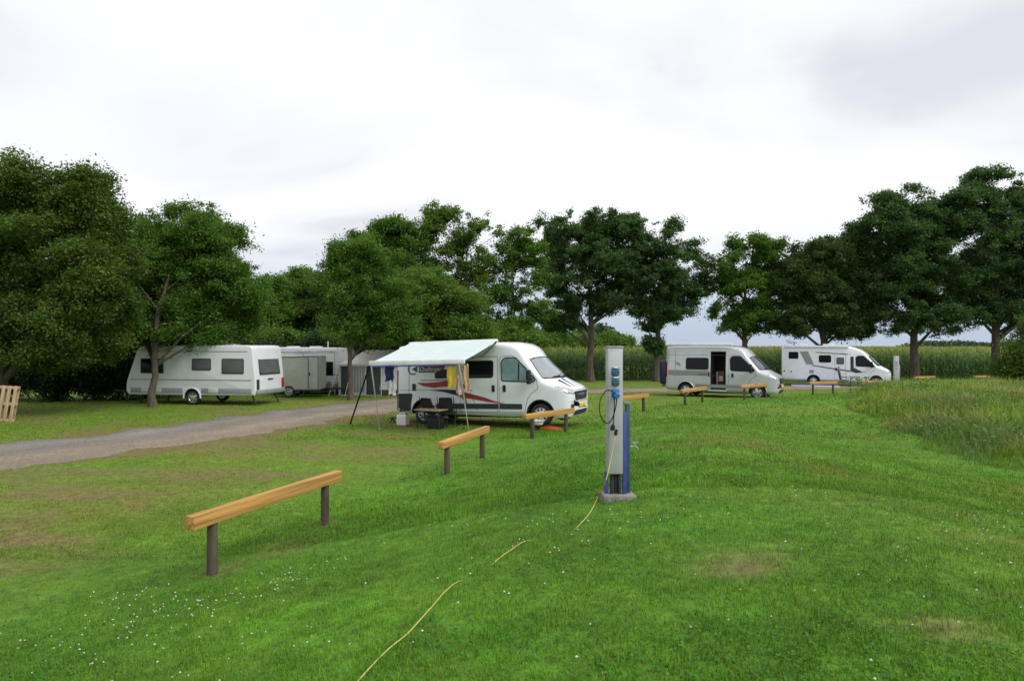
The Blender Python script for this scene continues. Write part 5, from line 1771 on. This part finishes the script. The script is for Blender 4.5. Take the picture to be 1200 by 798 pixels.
# ================================================================== power post in front
px_, py_ = 1.16, 7.62
pz = hz_at(px_, py_)
PH = CAMZ - .02 - pz
t = thing('power_post', 'grey power post with blue sockets on a concrete slab in the foreground', 'power post', (px_, py_, pz), R(4))
bm = B(); add_box(bm, (.02, .04, .015), (.37, .30, .12), .02); obj('concrete_base', bm, M_conc, t)
zb0 = .30
bm = B(); add_box(bm, (-.02, 0, (PH + zb0) / 2), (.172, .115, PH - zb0), .008); cab_ = obj('cabinet', bm, M_galv, t)
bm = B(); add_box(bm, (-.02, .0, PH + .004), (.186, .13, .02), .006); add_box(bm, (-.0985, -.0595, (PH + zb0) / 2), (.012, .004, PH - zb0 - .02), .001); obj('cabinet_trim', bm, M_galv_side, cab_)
zs = [PH - .265, PH - .375, PH - .505]
for z in zs:
    bm = B(); add_box(bm, (-.02, -.062, z), (.088, .022, .088), .008); s_ = obj('socket', bm, M_sock, t)
    bm = B()
    if z != zs[2]:
        lathe(bm, [(.040, 0), (.040, .022), (.034, .030), (.0001, .032)], 20, Matrix.Translation((-.02, -.072, z - .012)) @ Matrix.Rotation(R(90), 4, 'X')); obj('lid', bm, M_teal, s_)
        bm = B(); add_box(bm, (-.02, -.085, z + .042), (.05, .03, .018), .006); obj('hinge', bm, M_wplast, s_)
    else:
        lathe(bm, [(.034, 0), (.034, .07), (.024, .09), (.0001, .09)], 20, Matrix.Translation((-.02, -.07, z - .01)) @ Matrix.Rotation(R(100), 4, 'X')); obj('plug', bm, M_sock, s_)
bm = B(); add_box(bm, (-.105, .035, .17), (.035, .05, .30), .004); obj('frame_leg', bm, M_bluep, t)
bm = B(); add_box(bm, (.090, -.015, .50), (.042, .05, .96), .004); obj('frame_rail', bm, M_bluep, t)
bm = B(); tube(bm, [(-.045, 0, .04), (-.045, 0, .32)], .026, 12); tube(bm, [(.0, .01, .04), (.0, .01, .32)], .020, 10); add_box(bm, (.035, .0, .17), (.03, .06, .28), .004); obj('conduit', bm, M_dkgrey, t)

# water tap post right behind the frame rail
tx, ty = px_ + .138, py_ + .06
t2 = thing('water_tap_post', 'dark teal water tap post standing against the blue rail', 'water tap', (tx, ty, hz_at(tx, ty)), R(4))
bm = B(); add_box(bm, (0, 0, .52), (.048, .07, 1.06), .006); obj('post', bm, M_teal, t2)
bm = B(); add_box(bm, (-.012, 0, 1.06), (.075, .08, .03), .008); obj('cap', bm, M_conc, t2)
bm = B(); tube(bm, [(.02, 0, .57), (.085, 0, .572), (.11, 0, .558), (.122, 0, .53)], .010, 8); add_box(bm, (.075, 0, .59), (.02, .02, .05), .004); bar(bm, (.05, 0, .62), (.12, 0, .615), .015, .012, .003); obj('tap', bm, M_galv_side, t2)

# dark adapter lead looped over the top socket, and the yellow cable
def wp(px, py, dy=0.0): return Vector(P(px, py, py_ - .12 + dy))


t3 = thing('adapter_lead', 'black looped adapter lead hanging from the lowest socket of the power post', 'cable', tuple(wp(719, 458)), 0)
o3 = Vector(t3.location)
lp = [(718, 459), (714, 457), (709, 459), (704, 467), (702.5, 477), (704, 488), (709, 495), (714, 495), (718, 489), (721, 479), (722.5, 469), (721, 461), (719.5, 459.5)]
sm = catmull([tuple(wp(a, b, .03 * math.sin(i))) for i, (a, b) in enumerate(lp)], 5)
bm = B(); tube(bm, [Vector(q) - o3 for q in sm], .0062, 7); obj('loop', bm, M_black, t3)
sm = catmull([tuple(wp(a, b, -.01)) for a, b in ((719, 460), (720, 470), (719.5, 482), (719, 494), (718.5, 498))], 5)
bm = B(); tube(bm, [Vector(q) - o3 for q in sm], .0062, 7); obj('drop', bm, M_black, t3)
bm = B(); tube(bm, [wp(718.5, 497) - o3, wp(718, 500) - o3, wp(717.5, 504) - o3], [.012, .026, .024], 12); obj('coupling', bm, M_black, t3)
t4 = thing('yellow_cable', 'yellow extension cable running from the power post through the grass', 'cable', tuple(wp(722, 506)), 0)
o4 = Vector(t4.location)
bm = B(); tube(bm, [wp(722.5, 503, -.02) - o4, wp(721.5, 507, -.02) - o4, wp(721, 510, -.02) - o4], [.014, .02, .013], 12); obj('plug', bm, M_black, t4)
pts = [tuple(wp(721, 509, -.02)), tuple(wp(718, 527, -.08)), tuple(wp(714, 546, -.18)), tuple(wp(709, 565, -.34))]
for a, b, dz in ((701, 586, .05), (692, 603, .04), (680, 616, .03), (665, 622, -.02), (640, 628, -.03), (616, 635, .02), (600, 646, .03), (584, 656, .02), (560, 670, -.03), (537, 682, .014), (522, 697, .035), (510, 712, .04), (495, 729, .04), (478, 747, .035), (455, 766, .035), (430, 792, .035), (400, 825, .03)):
    g = ground_at(a, b); pts.append((g[0], g[1], g[2] + dz - (.006 if dz < .035 else .002)))
sm = catmull(pts, 6)
bm = B(); tube(bm, [Vector(q) - o4 for q in sm], .0048, 7); obj('cord', bm, M_ycable, t4)

# second power post in the distance
X_, Y_ = P(1050, 418, 30)[0], 30
gz = hz_at(X_, Y_)
t = thing('power_post', 'plain grey power post in the long grass in front of the motorhome cab', 'power post', (X_, Y_, gz), R(-6))
hh = P(1050, 417, 30)[2] - gz
bm = B(); add_box(bm, (0, 0, hh / 2), (.20, .13, hh), .008); c_ = obj('cabinet', bm, M_galv, t)
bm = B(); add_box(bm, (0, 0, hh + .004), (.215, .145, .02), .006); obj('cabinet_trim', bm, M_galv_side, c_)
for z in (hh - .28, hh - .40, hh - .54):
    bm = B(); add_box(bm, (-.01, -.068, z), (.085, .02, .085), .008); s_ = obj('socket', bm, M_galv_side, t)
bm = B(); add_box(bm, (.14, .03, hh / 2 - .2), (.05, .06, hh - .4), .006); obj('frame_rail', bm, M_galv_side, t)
